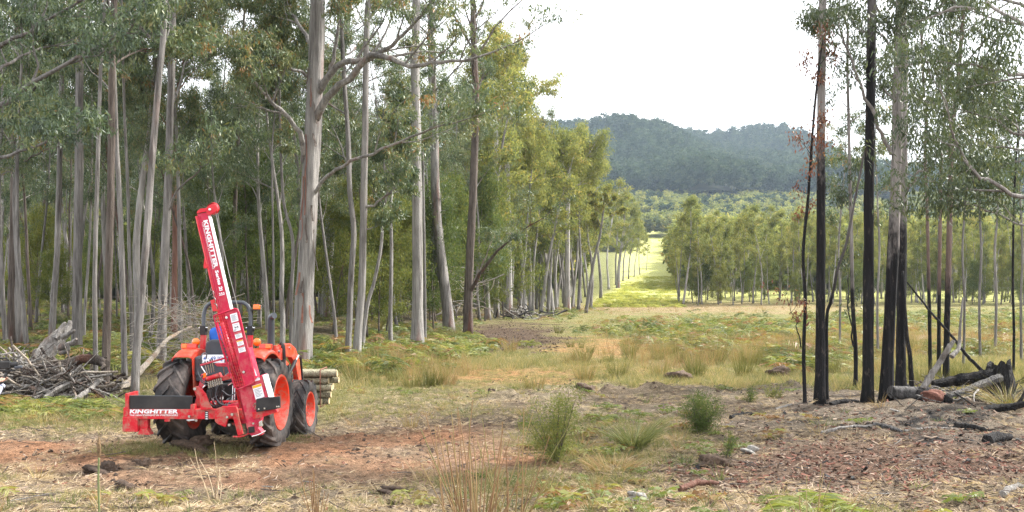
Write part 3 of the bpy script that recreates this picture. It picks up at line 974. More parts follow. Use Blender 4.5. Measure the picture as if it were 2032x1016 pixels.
# ------------------------------------------------------------------ right tree line across the clearing
def right_line(n, ylo, yhi, pxlo, pxhi, mind):
    pts = []
    for _ in range(5000):
        if len(pts) >= n: break
        y = rr_.uniform(ylo, yhi); px = rr_.uniform(pxlo, pxhi)
        x = (px - CX) / FPX * y
        if x < 29 + (y - 170) * .12: continue
        if all((x - a) ** 2 + (y - b) ** 2 > mind ** 2 for a, b in pts): pts.append((x, y))
    return pts


for x, y in right_line(105, 172, 196, 1345, 2080, 2.0): place(libR, x, y, rr_.uniform(.42, 1.05), wide=1.05)
for x, y in right_line(95, 196, 250, 1340, 2090, 3.0): place(libR, x, y, rr_.uniform(.6, 1.1), wide=1.15)
x, y = (1355 - CX) / FPX * 172, 172
for x_, y_ in right_line(46, 168, 215, 1350, 2080, 2.2):
    place(libU, x_, y_, rr_.uniform(.45, 1.15), 'scrubby sapling ' + zone_label('R', CX + FPX * x_ / y_), 'scrub among the far tree line', wide=1.2)
o = place(libR, x, y, 1.12, 'lone pale-stemmed eucalypt at the left end of the far tree line', 'slim trees of the far tree line', wide=1.25)

# ------------------------------------------------------------------ valley woods, hills and their forest
def ridge(pxs, pys, D, base_z, D0, name, nx=90, ny=26):
    a = np.linspace(pxs[0], pxs[-1], nx)
    top = CAM_H + (HORIZON - np.interp(a, pxs, pys)) / FPX * D
    V = []
    for j in range(ny):
        t = j / (ny - 1)
        for i in range(nx):
            d = D0 + (D - D0) * t if t <= 1 else D
            dd = d + 40 * math.sin(a[i] * .021 + t * 3)
            z = base_z + (top[i] - base_z) * (t ** 1.25) + 10 * float(fbm(a[i] * .02, t * 5, 91, 3)) * math.sin(math.pi * t)
            V.append(((a[i] - CX) / FPX * dd, dd, z))
    V = np.array(V)
    back = V[-nx:].copy(); back[:, 1] += 500; back[:, 2] -= 160; back[:, 0] *= 1.3
    V = np.vstack([V, back])
    idx = (np.arange(ny)[:, None] * nx + np.arange(nx - 1)[None]).ravel()
    me = new_mesh(name, V, np.stack([idx, idx + 1, idx + nx + 1, idx + nx], 1))
    me.materials.append(M['hill'])
    o = bpy.data.objects.new(name, me); C.objects.link(o)
    tag(o, kind='structure')
    return V[:-nx].reshape(ny, nx, 3)


M['hill'] = mat_plain('hill_floor', (0.05, 0.06, 0.035), .95, var=.4, scale=.02)
M['pasture'] = mat_plain('pasture', (0.30, 0.32, 0.11), .95, var=.2, scale=.03)
h1 = ridge([300, 700, 900, 1050, 1100, 1180, 1260, 1330, 1400, 1500, 1600, 1700, 1850, 2100, 2500], [320, 300, 285, 280, 272, 268, 278, 296, 318, 340, 362, 382, 392, 394, 397], 1350, 100, 950, 'hill')
h2 = ridge([1000, 1200, 1330, 1440, 1500, 1580, 1640, 1700, 1760, 1900, 2100, 2600], [310, 300, 290, 283, 280, 290, 318, 346, 360, 362, 366, 370], 1650, 100, 1150, 'hill')
# a far tree for the woods that read as one mass
def far_tree(seed, H, leaf, n=150, wide=.28):
    rng = np.random.default_rng(seed)
    c = []
    for _ in range(13):
        t = rng.uniform(.3, 1)
        r = H * wide * math.sin(math.pi * min(.97, (t - .12) * 1.02)) * rng.uniform(.3, 1)
        az = rng.uniform(0, 6.28)
        c.append((r * math.cos(az), r * math.sin(az), H * t))
    me = leaf_mesh('far_tree', np.array(c), n // 6, H * .12, H * .085, H * .05, M[leaf], rng, droop=.3)
    return me


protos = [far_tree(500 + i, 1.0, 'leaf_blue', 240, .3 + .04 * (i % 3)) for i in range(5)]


def wood_points(G, n, rng, cond=None, H=(16, 26), smin=0.0):
    ny, nx, _ = G.shape
    a = rng.uniform(0, nx - 1.001, n); b = rng.uniform(smin, 1, n) * (ny - 1.001)
    i, j = a.astype(int), b.astype(int)
    fa, fb = (a - i)[:, None], (b - j)[:, None]
    p = (G[j, i] * (1 - fa) + G[j, i + 1] * fa) * (1 - fb) + (G[j + 1, i] * (1 - fa) + G[j + 1, i + 1] * fa) * fb
    px = CX + FPX * p[:, 0] / p[:, 1]
    k = (px > 980) & (px < 2100)
    return p[k]


rng = np.random.default_rng(77)
pts = np.vstack([wood_points(h1, 6000, rng), wood_points(h1, 900, rng, smin=.93), wood_points(h2, 3500, rng, smin=.3), wood_points(h2, 700, rng, smin=.95)])
n = len(pts)
hs = rng.uniform(20, 36, n)
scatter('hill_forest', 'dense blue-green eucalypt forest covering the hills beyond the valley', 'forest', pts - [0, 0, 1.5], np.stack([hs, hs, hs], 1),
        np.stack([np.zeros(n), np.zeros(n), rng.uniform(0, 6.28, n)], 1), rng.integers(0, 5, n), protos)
# lighter wood on the valley floor, in bands with pasture between
pp = []
for _ in range(11000):
    y = rng.uniform(250, 1090); px = rng.uniform(1180, 2090); x = (px - CX) / FPX * y
    gap = 36 + (y - 200) * .07
    if y < 700 and 1255 < px < 1345: continue
    if 520 < y < 660 and px > 1480: continue
    if y < 500 and px < 1350: continue
    if y > 330 and fbm(np.array(x * .012), np.array(y * .012), 97, 2) < -.22: continue
    pp.append((x, y, float(gz(x, y))))
for _ in range(2200):
    y = rng.uniform(150, 300); px = rng.uniform(-150, 1150); x = (px - CX) / FPX * y
    if x < float(xb(y)) - 12: pp.append((x, y, float(gz(x, y))))
pp = np.array(pp)
n = len(pp)
hs = rng.uniform(9, 19, n)
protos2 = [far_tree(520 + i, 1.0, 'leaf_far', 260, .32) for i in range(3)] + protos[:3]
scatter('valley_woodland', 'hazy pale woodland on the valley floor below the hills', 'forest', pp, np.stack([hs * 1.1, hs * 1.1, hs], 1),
        np.stack([np.zeros(n), np.zeros(n), rng.uniform(0, 6.28, n)], 1), np.where((rng.random(n) < .7) | (pp[:, 1] < 420) | ((pp[:, 1] < 760) & (CX + FPX * pp[:, 0] / pp[:, 1] < 1430)), rng.integers(0, 3, n), rng.integers(3, 6, n)), protos2)

# ------------------------------------------------------------------ burnt trees on the right
GBT = 'fire-blackened trunks on the right'


def burnt(label, px, Y, pts, w, H, seed, char, sp, per=24, leaf='leaf_dark', limbs=(), grey='pale', L=.14, wd=.035, tint=None, flare=.5, rtop=.55):
    key = 'burnt_%s_%.1f' % (grey, char)
    if key not in M:
        c = {'pale': ((0.15, 0.135, 0.125), (0.33, 0.30, 0.28), (0.22, 0.10, 0.07)), 'red': ((0.10, 0.068, 0.06), (0.24, 0.17, 0.145), (0.22, 0.10, 0.07)),
             'dark': ((0.05, 0.045, 0.042), (0.14, 0.125, 0.12), (0.16, 0.08, 0.05))}[grey]
        M[key] = mat_bark(key, *c, .18, char=char)
    M_key = key
    return hero_tree('burnt_tree', label, px, Y, pts, w, H, seed, M_key, leaf, sp, per, L, wd, tint, GBT, limbs, rtop, flare, 14, droop=1.0)


SPR = spec(limbs=7, reach=.19, cr=.42, kids=[0, 3, 4], from_=.5, limb_ang=(30, 65), wig=.16)
NONE = spec(limbs=0, cr=.3, kids=[0, 3, 3], depth=3)
burnt('thick black trunk, leftmost of the four big burnt ones, grey high up', 1627, 22.2, [(1628, 640), (1629, 480), (1629, 300), (1631, 140), (1633, -40)], 25, 13.5, 601, 6.2,
      spec(limbs=9, reach=.14, cr=.4, kids=[0, 3, 4], from_=.46, limb_ang=(35, 75)), 30, grey='pale')
burnt('straight thick black trunk standing between the two other big burnt ones', 1722, 22.2, [(1724, 640), (1724, 480), (1726, 300), (1729, 140), (1731, -40)], 26, 15, 602, 8.3,
      spec(limbs=6, reach=.15, cr=.4, kids=[0, 3, 3], from_=.66, limb_ang=(35, 75)), 26, grey='dark')
burnt('thickest burnt trunk with a flared foot, black below and pale grey above', 1758, 22.2, [(1762, 700), (1769, 560), (1776, 400), (1780, 250), (1784, 100), (1789, -60)], 28, 15, 603, 4.1,
      spec(limbs=7, reach=.2, cr=.42, kids=[0, 3, 4], from_=.56, limb_ang=(40, 75)), 26, flare=.55,
      limbs=[([(1770, 305), (1745, 260), (1722, 200), (1698, 150), (1680, 90), (1668, 65)], -1.0, .06), ([(1786, 160), (1760, 80), (1715, 62), (1690, 50)], 1.2, .05)])
burnt('black trunk close behind the thickest burnt one, grey above', 1787, 24.8, [(1788, 660), (1790, 520), (1792, 380), (1793, 230), (1795, 100)], 25, 12, 604, 4.6,
      spec(limbs=7, reach=.2, cr=.42, kids=[0, 3, 4], from_=.5, limb_ang=(40, 75)), 26,
      limbs=[([(1792, 385), (1815, 350), (1845, 335), (1870, 300), (1895, 280)], -1, .05)], grey='pale')
burnt('thin crooked black sapling with scorched red leaves at the left of the burnt group', 1598, 22.0, [(1595, 700), (1598, 600), (1594, 500), (1603, 400), (1610, 300), (1617, 210)], 9, 7.2, 605, 7.5,
      spec(limbs=8, reach=.12, cr=.22, kids=[0, 2, 3], from_=.42, depth=3, limb_ang=(30, 60)), 6, 'leaf_scorched',
      limbs=[([(1593, 690), (1580, 650), (1570, 620), (1566, 600)], -.4, .018)], grey='dark', L=.1, wd=.035)
burnt('slim black trunk with a thin twin stem, between the leftmost two big ones', 1698, 26.0, [(1698, 690), (1692, 600), (1690, 480), (1687, 370), (1684, 230)], 11, 9, 606, 2.9,
      spec(limbs=7, reach=.14, cr=.3, kids=[0, 3, 3], from_=.45), 12, limbs=[([(1697, 700), (1688, 640), (1682, 580), (1684, 530)], .5, .03)], grey='pale')
burnt('thin burnt pole forking off beside the leftmost big trunk', 1641, 22.8, [(1640, 640), (1648, 600), (1655, 570), (1663, 530), (1680, 480)], 8, 5.0, 607, 2.6, NONE, 6, grey='dark')
burnt('short black stub leaning left against the trunk behind', 1811, 24.6, [(1806, 710), (1800, 670), (1797, 630)], 12, 2.8, 608, 9, NONE, 0, grey='dark')
burnt('slim black-footed trunk, left of the three thin ones behind the ash log', 1846, 28.0, [(1845, 660), (1843, 560), (1840, 430), (1836, 320)], 9, 9.5, 609, 3.0,
      spec(limbs=7, reach=.16, cr=.34, kids=[0, 3, 3], from_=.5), 18, grey='red')
burnt('slim black-footed trunk, middle of the three thin ones behind the ash log', 1863, 28.4, [(1863, 660), (1864, 560), (1866, 430), (1868, 320)], 10, 9.5, 610, 2.8,
      spec(limbs=7, reach=.16, cr=.34, kids=[0, 3, 3], from_=.5), 18, grey='red')
burnt('red-brown trunk with black foot, right of the three thin ones', 1878, 27.4, [(1879, 660), (1882, 560), (1885, 430), (1887, 330)], 15, 10, 611, 3.0,
      spec(limbs=8, reach=.18, cr=.36, kids=[0, 3, 3], from_=.45), 18, grey='red')
burnt('thin dark pole standing alone near the right edge', 2011, 30, [(2012, 660), (2010, 560), (2011, 450), (2013, 380)], 7, 7.2, 612, 9.5,
      spec(limbs=6, reach=.15, cr=.3, kids=[0, 3, 3], from_=.5), 7, grey='dark')
for i_, (lab, px, Y, pts, w, H) in enumerate([
        ('thin grey sapling just right of the three thin burnt trunks', 1912, 33, [(1914, 600), (1910, 500), (1916, 400)], 6, 9), ('thin brown sapling midway to the lone dark pole', 1945, 38, [(1943, 600), (1947, 500), (1944, 420)], 7, 10),
        ('thin sapling with orange-tipped leaves left of the lone dark pole', 1975, 42, [(1977, 590), (1974, 500), (1979, 430)], 7, 10), ('thin grey sapling at the very right edge', 2027, 36, [(2026, 600), (2029, 500), (2025, 400)], 6, 9),
        ('thin grey sapling between the two black trunks right of centre', 1742, 40, [(1741, 600), (1745, 500), (1742, 420)], 6, 9), ('thin sapling right of the leftmost big burnt trunk', 1666, 44, [(1667, 590), (1664, 500), (1668, 430)], 6, 9)]):
    hero_tree('sapling', lab, px, Y, pts, w, H, 640 + i_, 'bark_grey', 'leaf', spec(limbs=8, reach=.17, cr=.32, kids=[0, 3, 3], from_=.4), 20, .15, .038, (.55, .2), 'thin saplings behind the burnt trunks')
# the big tree just out of frame on the right whose boughs hang into view
burnt('large tree beyond the right edge whose dark leafy boughs hang into view', 2190, 19.5, [(2190, 600), (2188, 400), (2184, 200), (2180, 0)], 40, 14, 613, 1.5,
      spec(limbs=5, reach=.3, cr=.4, kids=[0, 6, 5], from_=.6), 32, grey='pale', tint=(.45, .18),
      limbs=[([(2188, 430), (2110, 410), (2032, 392), (1975, 370), (1925, 335), (1895, 285), (1880, 235)], -1.2, .07),
             ([(2186, 330), (2110, 262), (2032, 268), (1960, 235), (1900, 215)], 1.0, .06),
             ([(2186, 280), (2100, 180), (2020, 150), (1960, 130), (1890, 125)], -1.5, .07),
             ([(2184, 220), (2090, 90), (2010, 40), (1930, 10), (1860, 30)], 0.5, .07),
             ([(2184, 200), (2060, 40), (1980, -10), (1900, -40)], 2.0, .06),
             ([(2186, 380), (2100, 330), (2032, 300), (1970, 290), (1915, 262)], 2.4, .05),
             ([(2188, 480), (2100, 470), (2010, 440), (1950, 415), (1915, 405)], 0, .035)])


# ------------------------------------------------------------------ logs, stumps and brush
def log(name, label, path, radii, mat, cat='log', seed=0, k=10, rough=.07, group=None, extra=None):
    rng = np.random.default_rng(seed)
    q = smooth_path(path, max(12, len(path) * 6))
    b = q[0].copy(); b[2] = q[:, 2].min()
    r = np.interp(np.linspace(0, 1, len(q)), np.linspace(0, 1, len(radii)), radii)
    mb = MB()
    V, F = tube(q + rng.normal(0, .006, q.shape), r, k + 4, True, rough * .5, rng, .09)
    mb.add(V, F)
    for ep, er in (extra or []):
        e = smooth_path(ep, len(ep) * 3)
        V, F = tube(e, np.linspace(er, er * .35, len(e)), 7, True, .08, rng)
        mb.add(V, F)
    o = mb.build(name, M[mat], None, b, smooth=True)
    o.location = b
    o.data.set_sharp_from_angle(angle=math.radians(62))
    return tag(o, label, cat, group)


def G(px, py, dz=0.0):
    p = ground(px, py); p[2] += dz
    return p


log('fallen_log', 'thick grey ashen log lying beside the biggest burnt trunk', [P(1768, 778, 21.9), P(1800, 780, 22.0), P(1840, 782, 22.1), P(1866, 782, 22.0)], [.14, .16, .155, .13], 'char_log', seed=1, k=14)
log('fallen_log', 'forked grey dead limb propped up at an angle on the ashen log', [P(1832, 772, 22.0), P(1850, 742, 22.1), P(1868, 715, 22.2), P(1884, 690, 22.3), P(1893, 676, 22.3)], [.075, .08, .07, .06, .045], 'dead_wood', seed=2,
    extra=[([P(1888, 708, 22.2), P(1900, 694, 22.3), P(1904, 680, 22.4), P(1906, 640, 22.4), P(1911, 590, 22.5)], .06), ([P(1868, 715, 22.2), P(1878, 696, 22.0), P(1883, 682, 22.0)], .07)])
log('fallen_log', 'big charred log running right behind the red earth clod', [P(1850, 762, 23.2), P(1900, 755, 23.2), P(1950, 748, 23.0), P(1990, 742, 22.8)], [.08, .12, .145, .14], 'char', seed=3, k=14, rough=.12)
log('fallen_log', 'half-charred split log slanting up to the right in the ash', [P(1878, 788, 21.6), P(1915, 775, 21.9), P(1950, 762, 22.2), P(1985, 750, 22.4)], [.05, .075, .10, .11], 'char_log', seed=4, k=12)
log('fallen_log', 'pinkish peeled branch lying in the ash below the tussock', [P(1916, 790, 21.4), P(1935, 800, 21.2), P(1958, 800, 21.1)], [.05, .045, .03], 'bleached', seed=5)
log('fallen_log', 'black bent burnt limb lying in front of the tussock', [P(1935, 822, 20.3), P(1965, 812, 20.4), P(2000, 808, 20.3), P(2040, 800, 20.0)], [.05, .09, .08, .06], 'char', seed=6, extra=[([P(2010, 812, 20.2), P(2025, 795, 20.2), P(2034, 775, 20.2)], .06)])
log('leaning_pole', 'long thin burnt pole leaning down to the right over the logs', [P(1952, 738, 23.6), P(1920, 706, 23.9), P(1890, 668, 24.3), P(1850, 622, 24.8), P(1800, 560, 25.5)], [.05, .042, .036, .03, .02], 'char', 'pole', seed=7)
for k_, (lab, a, b_, r, mt) in enumerate([
        ('long dead branch lying on the red bark litter', (1630, 860), (1735, 846), .035, 'dead_wood'), ('dark charred branch end beside the long dead branch', (1735, 846), (1790, 858), .05, 'char_log'),
        ('grey stick lying right of the dark charred branch end', (1795, 856), (1900, 852), .025, 'dead_wood'), ('black charcoal lump by the right edge', (1960, 880), (2005, 872), .10, 'char'),
        ('flat black charred plank in the ash patch', (1895, 845), (1965, 858), .05, 'char'), ('grey bent stick at the right edge', (1990, 985), (2040, 968), .045, 'dead_wood'),
        ('thin pale branch in front of the burnt trunks', (1540, 812), (1600, 804), .03, 'dead_wood'), ('low charred branch at the foot of the burnt trunks', (1650, 806), (1705, 800), .07, 'char'),
        ('black charred scrap left of the burnt trunks', (1450, 832), (1500, 824), .05, 'char'), ('brown bark slab in the foreground litter', (1350, 975), (1425, 962), .05, 'bark_red'),
        ('short dark stick on the soil at the centre', (1330, 766), (1360, 757), .03, 'char')]):
    A, B = G(*a, r * .5), G(*b_, r * .5)
    mid = (A + B) / 2 + np.array([0, .08, .02])
    log('dead_branch', lab, [A, mid, B], [r, r * .9, r * .5], mt, 'branch', seed=40 + k_, k=7, rough=.12, group='dead branches on the ground')


def lump(name, label, cat, c, size, mat, seed, rough=.25, subdiv=4, group=None, jag=0.0):
    """An irregular clod, rock or stump fragment."""
    rng = np.random.default_rng(seed)
    bm = bmesh.new(); bmesh.ops.create_icosphere(bm, subdivisions=subdiv, radius=1)
    ph = rng.uniform(0, 6.28, (6, 3)); fr = rng.uniform(1.2, 4.5, (6, 3))
    for v in bm.verts:
        d = 1 + rough * sum(math.sin(fr[i] @ np.array(v.co) + ph[i, 0]) for i in range(6)) / 3 + rng.normal(0, rough * .16) + rough * .35 * (vnoise(v.co.x * 4 + 9, v.co.y * 4 + v.co.z * 3 + 7, seed) - .5)
        if jag and v.co.z > 0: d *= 1 + jag * max(0, math.sin(v.co.x * 5 + ph[0, 1]) * math.sin(v.co.y * 6 + ph[1, 1]))
        v.co *= d
        v.co.x *= size[0]; v.co.y *= size[1]; v.co.z *= size[2]
    me = bpy.data.meshes.new(name); bm.to_mesh(me); bm.free()
    me.materials.append(M[mat])
    me.polygons.foreach_set('use_smooth', [True] * len(me.polygons))
    o = bpy.data.objects.new(name, me); C.objects.link(o); o.location = [float(a) for a in c]
    return tag(o, label, cat, group)


M['clod_red'] = mat_plain('red_earth', (0.165, 0.075, 0.055), .95, var=.5, scale=14, bmp=1.0)
M['clod'] = mat_plain('brown_earth', (0.105, 0.073, 0.053), .95, var=.55, scale=16, bmp=1.0)
M['clod_dark'] = mat_plain('dark_earth', (0.075, 0.052, 0.039), .95, var=.5, scale=16, bmp=1.0)
M['stone_pale'] = mat_plain('pale_stone', (0.27, 0.255, 0.235), .9, var=.4, scale=18, bmp=.8)
lump('earth_clod', 'rusty red earth clod against the ashen log', 'clod', P(1853, 787, 21.5), (.26, .18, .17), 'clod_red', 1)
rg_ = np.random.default_rng(6)
mb = MB(); c = P(1985, 752, 22.9); kk = 22; hts = .30 + .13 * np.sin(np.arange(kk) * .9 + .5) + .07 * np.sin(np.arange(kk) * 2.1) + rg_.uniform(-.03, .05, kk)
V = []
for (rr_f, zf) in ((1.15, -.35), (1.05, .0), (.95, .5), (.86, 1.0), (.62, .9), (.55, .1)):
    for i in range(kk):
        a = i / kk * 6.283
        r_ = .31 * rr_f * (1 + .12 * math.sin(3 * a) + .05 * rg_.normal())
        V.append(c + np.array([r_ * math.cos(a), r_ * math.sin(a), hts[i] * zf if zf > 0 else zf]))
mb.add(V, [(j * kk + i, j * kk + (i + 1) % kk, (j + 1) * kk + (i + 1) % kk, (j + 1) * kk + i) for j in range(5) for i in range(kk)] + [tuple(5 * kk + i for i in range(kk))])
o = mb.build('charred_stump', M['char'], None, c); o.location = c; tag(o, 'jagged black stump at the end of the charred log', 'stump')
lump('charred_lump', 'small black charred knob right of the red earth clod', 'clod', P(1880, 792, 21.4), (.12, .1, .12), 'char', 3)
CL = [('upright dark clod standing out on the soil at the centre', 975, 785, .11, .14, 'clod_dark'), ('lumpy dark earth heap in the left foreground', 205, 937, .2, .11, 'clod_dark'),
      ('straw-covered earth mound below the left rear wheel', 385, 893, .30, .17, 'clod'),
      ('loose earth lump beside the lumpy dark heap', 283, 925, .10, .08, 'clod'), ('crumbled earth heap in the low left foreground', 245, 972, .2, .08, 'clod_dark'),
      ('dark clod row on the churned bank, left piece', 1165, 775, .28, .16, 'clod'), ('dark clod row on the churned bank, middle piece', 1345, 757, .42, .2, 'clod'),
      ('dark clod row on the churned bank, right piece', 1545, 745, .35, .18, 'clod'), ('earth mound beside the dry twig in the right foreground', 1415, 925, .22, .12, 'clod'),
      ('dark clod among the litter at bottom centre', 775, 975, .14, .05, 'clod_dark')]
for i, (lab, a, b_, s, h, mt) in enumerate(CL):
    c = G(a, b_); lump('earth_clod', lab, 'clod', c + [0, 0, h * .25], (s, s * .8, h), mt, 60 + i, .5, 4, 'earth clods on the worked ground')
lump('pale_stone', 'pale grey weathered wood chunk among the litter right of centre', 'stone', G(1487, 901) + [0, 0, .05], (.12, .08, .07), 'stone_pale', 81, .3)
lump('pale_stone', 'pale lichen-grey chunk near the bottom centre', 'stone', G(1265, 995) + [0, 0, .05], (.13, .08, .07), 'stone_pale', 82, .35)

# brush pile at the left
log('upturned_stump', 'silvery upturned dead stump with a jagged broken end', [P(62, 735, 25.6), P(85, 705, 25.9), P(110, 675, 26.2), P(132, 655, 26.4)], [.16, .23, .2, .15], 'dead_wood', 'stump', seed=20, k=18, rough=.10,
    extra=[([P(128, 662, 26.3), P(136, 648, 26.4), P(139, 636, 26.4)], .13), ([P(124, 668, 26.0), P(141, 660, 25.8), P(148, 655, 25.7)], .08), ([P(118, 690, 25.8), P(140, 682, 25.5), P(152, 672, 25.4)], .1),
           ([P(120, 700, 25.8), P(136, 695, 25.5), P(134, 680, 25.4)], .07), ([P(70, 715, 25.5), P(66, 700, 25.4), P(72, 692, 25.4)], .06), ([P(112, 672, 26.0), P(122, 650, 26.1), P(130, 640, 26.1)], .1)])
log('fallen_log', 'brown crooked log lying across the top of the brush pile', [P(58, 738, 24.4), P(95, 728, 24.4), P(130, 722, 24.4), P(165, 712, 24.4), P(195, 716, 24.3), P(213, 722, 24.2)], [.08, .11, .11, .11, .12, .09], 'bark_brown', seed=21, k=11,
    extra=[([P(195, 716, 24.3), P(206, 724, 24.1), P(200, 732, 24.0)], .07), ([P(200, 712, 24.3), P(212, 708, 24.3)], .05)])
log('fallen_log', 'thin straight grey log jutting right out of the brush pile', [P(102, 741, 24.0), P(145, 740, 24.0), P(187, 739, 24.0)], [.045, .05, .04], 'dead_wood', seed=22)
log('fallen_log', 'long curved grey branch low in the brush pile', [P(12, 766, 23.4), P(50, 767, 23.4), P(90, 776, 23.3), P(125, 785, 23.2), P(150, 784, 23.2)], [.04, .055, .06, .06, .05], 'dead_wood', seed=23)
log('fallen_log', 'bleached bent root lying at the foot of the brush pile', [P(155, 775, 23.4), P(165, 779, 23.3), P(172, 790, 23.2)], [.05, .06, .04], 'dead_wood', seed=24)
log('fallen_log', 'low grey branch rising right at the bottom of the brush pile', [P(15, 805, 22.8), P(50, 800, 22.8), P(70, 790, 22.9), P(86, 782, 23)], [.03, .045, .04, .02], 'dead_wood', seed=25)
log('fallen_pole', 'long peeled pole sloping up behind the tractor wheel', [P(232, 775, 25.0), P(262, 752, 26.0), P(300, 712, 27.6), P(335, 672, 29.2), P(380, 648, 30.4)], [.11, .09, .07, .055, .03], 'bleached', 'pole', seed=26, k=10,
    extra=[([P(235, 772, 25.0), P(243, 758, 25), P(240, 748, 25)], .06), ([P(318, 690, 28.4), P(345, 688, 28.2)], .02)])


for i, (lab, pts_, rad_) in enumerate([
        ('thick pale log slanting out of the left end of the brush pile', [P(-20, 752, 24.2), P(20, 742, 24.4), P(62, 728, 24.8)], [.1, .12, .09]),
        ('short thick grey log on top of the brush pile below the stump', [P(70, 748, 23.9), P(110, 752, 23.9), P(140, 746, 23.9)], [.09, .11, .1]),
        ('grey forked limb standing up at the left of the brush pile', [P(28, 760, 24.0), P(40, 725, 24.1), P(36, 695, 24.2)], [.06, .05, .025]),
        ('pale broken log lying low in the middle of the brush pile', [P(88, 790, 22.9), P(125, 768, 23.2), P(160, 756, 23.4)], [.07, .085, .06]),
        ('grey log crossing the right end of the brush pile', [P(140, 800, 22.8), P(175, 776, 23.2), P(205, 748, 23.6)], [.06, .07, .045])]):
    log('fallen_log', lab, pts_, rad_, 'dead_wood', seed=90 + i, k=10)


def heap(name, label, cat, n, fx, Lr, rr, mats, seed, k=5):
    """A tangle of sticks that nobody would count."""
    rng = np.random.default_rng(seed)
    mbs = [MB() for _ in mats]
    for _ in range(n):
        c = fx(rng)
        d = rng.normal(0, 1, 3) * [1, .5, .45]; d /= np.linalg.norm(d)
        Ln = rng.uniform(*Lr)
        pts = [c - d * Ln / 2]
        for i in range(4):
            d = d + rng.normal(0, .16, 3); d /= np.linalg.norm(d); pts.append(pts[-1] + d * Ln / 4)
        r = rng.uniform(*rr)
        mbs[rng.integers(0, len(mats))].tube(pts, np.linspace(r, r * .4, 5), k, cap=False)
    root = thing(name, label, cat, (0, 0, 0)); root['kind'] = 'stuff'
    for mb, mt in zip(mbs, mats):
        if mb.n: mb.build('sticks', M[mt], root, None, smooth=True)['kind'] = 'stuff'
    return root


def brush(rng):
    px = rng.uniform(-90, 215); t = rng.random()
    topy = np.interp(px, [-90, 0, 60, 130, 190, 230], [730, 722, 725, 735, 745, 790])
    Y = rng.uniform(23.2, 25.8)
    bot = HORIZON + CAM_H * FPX / Y
    return P(px, topy + (bot - topy) * t, Y)


heap('brush_pile', 'tangled heap of dead grey branches at the left edge', 'brush pile', 620, brush, (.4, 1.9), (.008, .042), ['dead_wood', 'dead_wood', 'bleached', 'twig_brown', 'bark_brown'], 9)


def ash_sticks(rng):
    px = rng.uniform(1770, 2040); py = rng.uniform(765, 812)
    q = ground(px, py); return q + [0, 0, abs(rng.normal(0, .10))]


heap('ash_debris', 'tangle of charred and grey sticks lying round the burnt logs', 'sticks', 150, ash_sticks, (.3, 1.3), (.006, .03), ['char', 'dead_wood', 'char_log', 'twig_brown'], 14)


def brush2(rng):
    px = rng.normal(375, 45); Y = rng.uniform(28, 33)
    return P(px, rng.uniform(600, 720), Y)


heap('dead_crown', 'pale tangle of dead twigs behind the left side of the tractor', 'dead branches', 230, brush2, (.5, 2.4), (.004, .016), ['bleached', 'dead_wood'], 10, 4)


def brush3(rng):
    px = rng.normal(1045, 30); Y = rng.uniform(92, 104)
    q = at_depth(px, Y); return q + [0, 0, abs(rng.normal(0, .35))]


heap('charred_heap', 'dark heap of charred stumps and branches at the forest corner', 'brush pile', 80, brush3, (.8, 2.4), (.03, .13), ['char', 'dead_wood', 'bark_brown'], 11)


def brush4(rng):
    px = rng.normal(880, 45); Y = rng.uniform(70, 85)
    return P(px, rng.uniform(535, 615), Y)


heap('fallen_crown', 'pale tangle of dead limbs behind the two leaning grey trunks', 'dead branches', 170, brush4, (1.0, 4.0), (.015, .05), ['dead_wood', 'bleached'], 12, 4)

# ------------------------------------------------------------------ ground cover
def blades(name, n, H, wd, spreadr, bend, mat, rng, tint=(.5, .18), lean=.35, seg=3, up=1.0):
    """A tuft: curved tapering blades."""
    Vs, Fs, T = [], [], []
    for i in range(n):
        az = rng.uniform(0, 6.28); r = spreadr * rng.random() ** .5
        p = np.array([r * math.cos(az), r * math.sin(az), -.02])
        d = np.array([math.cos(az) * lean * rng.uniform(.2, 1.4), math.sin(az) * lean * rng.uniform(.2, 1.4), up]) + rng.normal(0, .1, 3)
        d /= np.linalg.norm(d)
        h = H * rng.uniform(.5, 1.1)
        sd = np.cross(d, rng.normal(0, 1, 3)); sd /= np.linalg.norm(sd)
        b0 = len(Vs)
        for s in range(seg + 1):
            t = s / seg
            w = wd * (1 - t * .92) / 2
            Vs += [p - sd * w, p + sd * w]
            d = d + np.array([math.cos(az), math.sin(az), 0]) * bend / seg - np.array([0, 0, bend * .5 / seg]); d /= np.linalg.norm(d)
            p = p + d * h / seg
        tv = np.clip(rng.normal(*tint), 0, 1)
        for s in range(seg):
            Fs.append((b0 + 2 * s, b0 + 2 * s + 1, b0 + 2 * s + 3, b0 + 2 * s + 2)); T.append(tv)
    me = new_mesh(name, np.array(Vs), np.array(Fs))
    ca(me, 'tint', T); me.materials.append(mat)
    return me


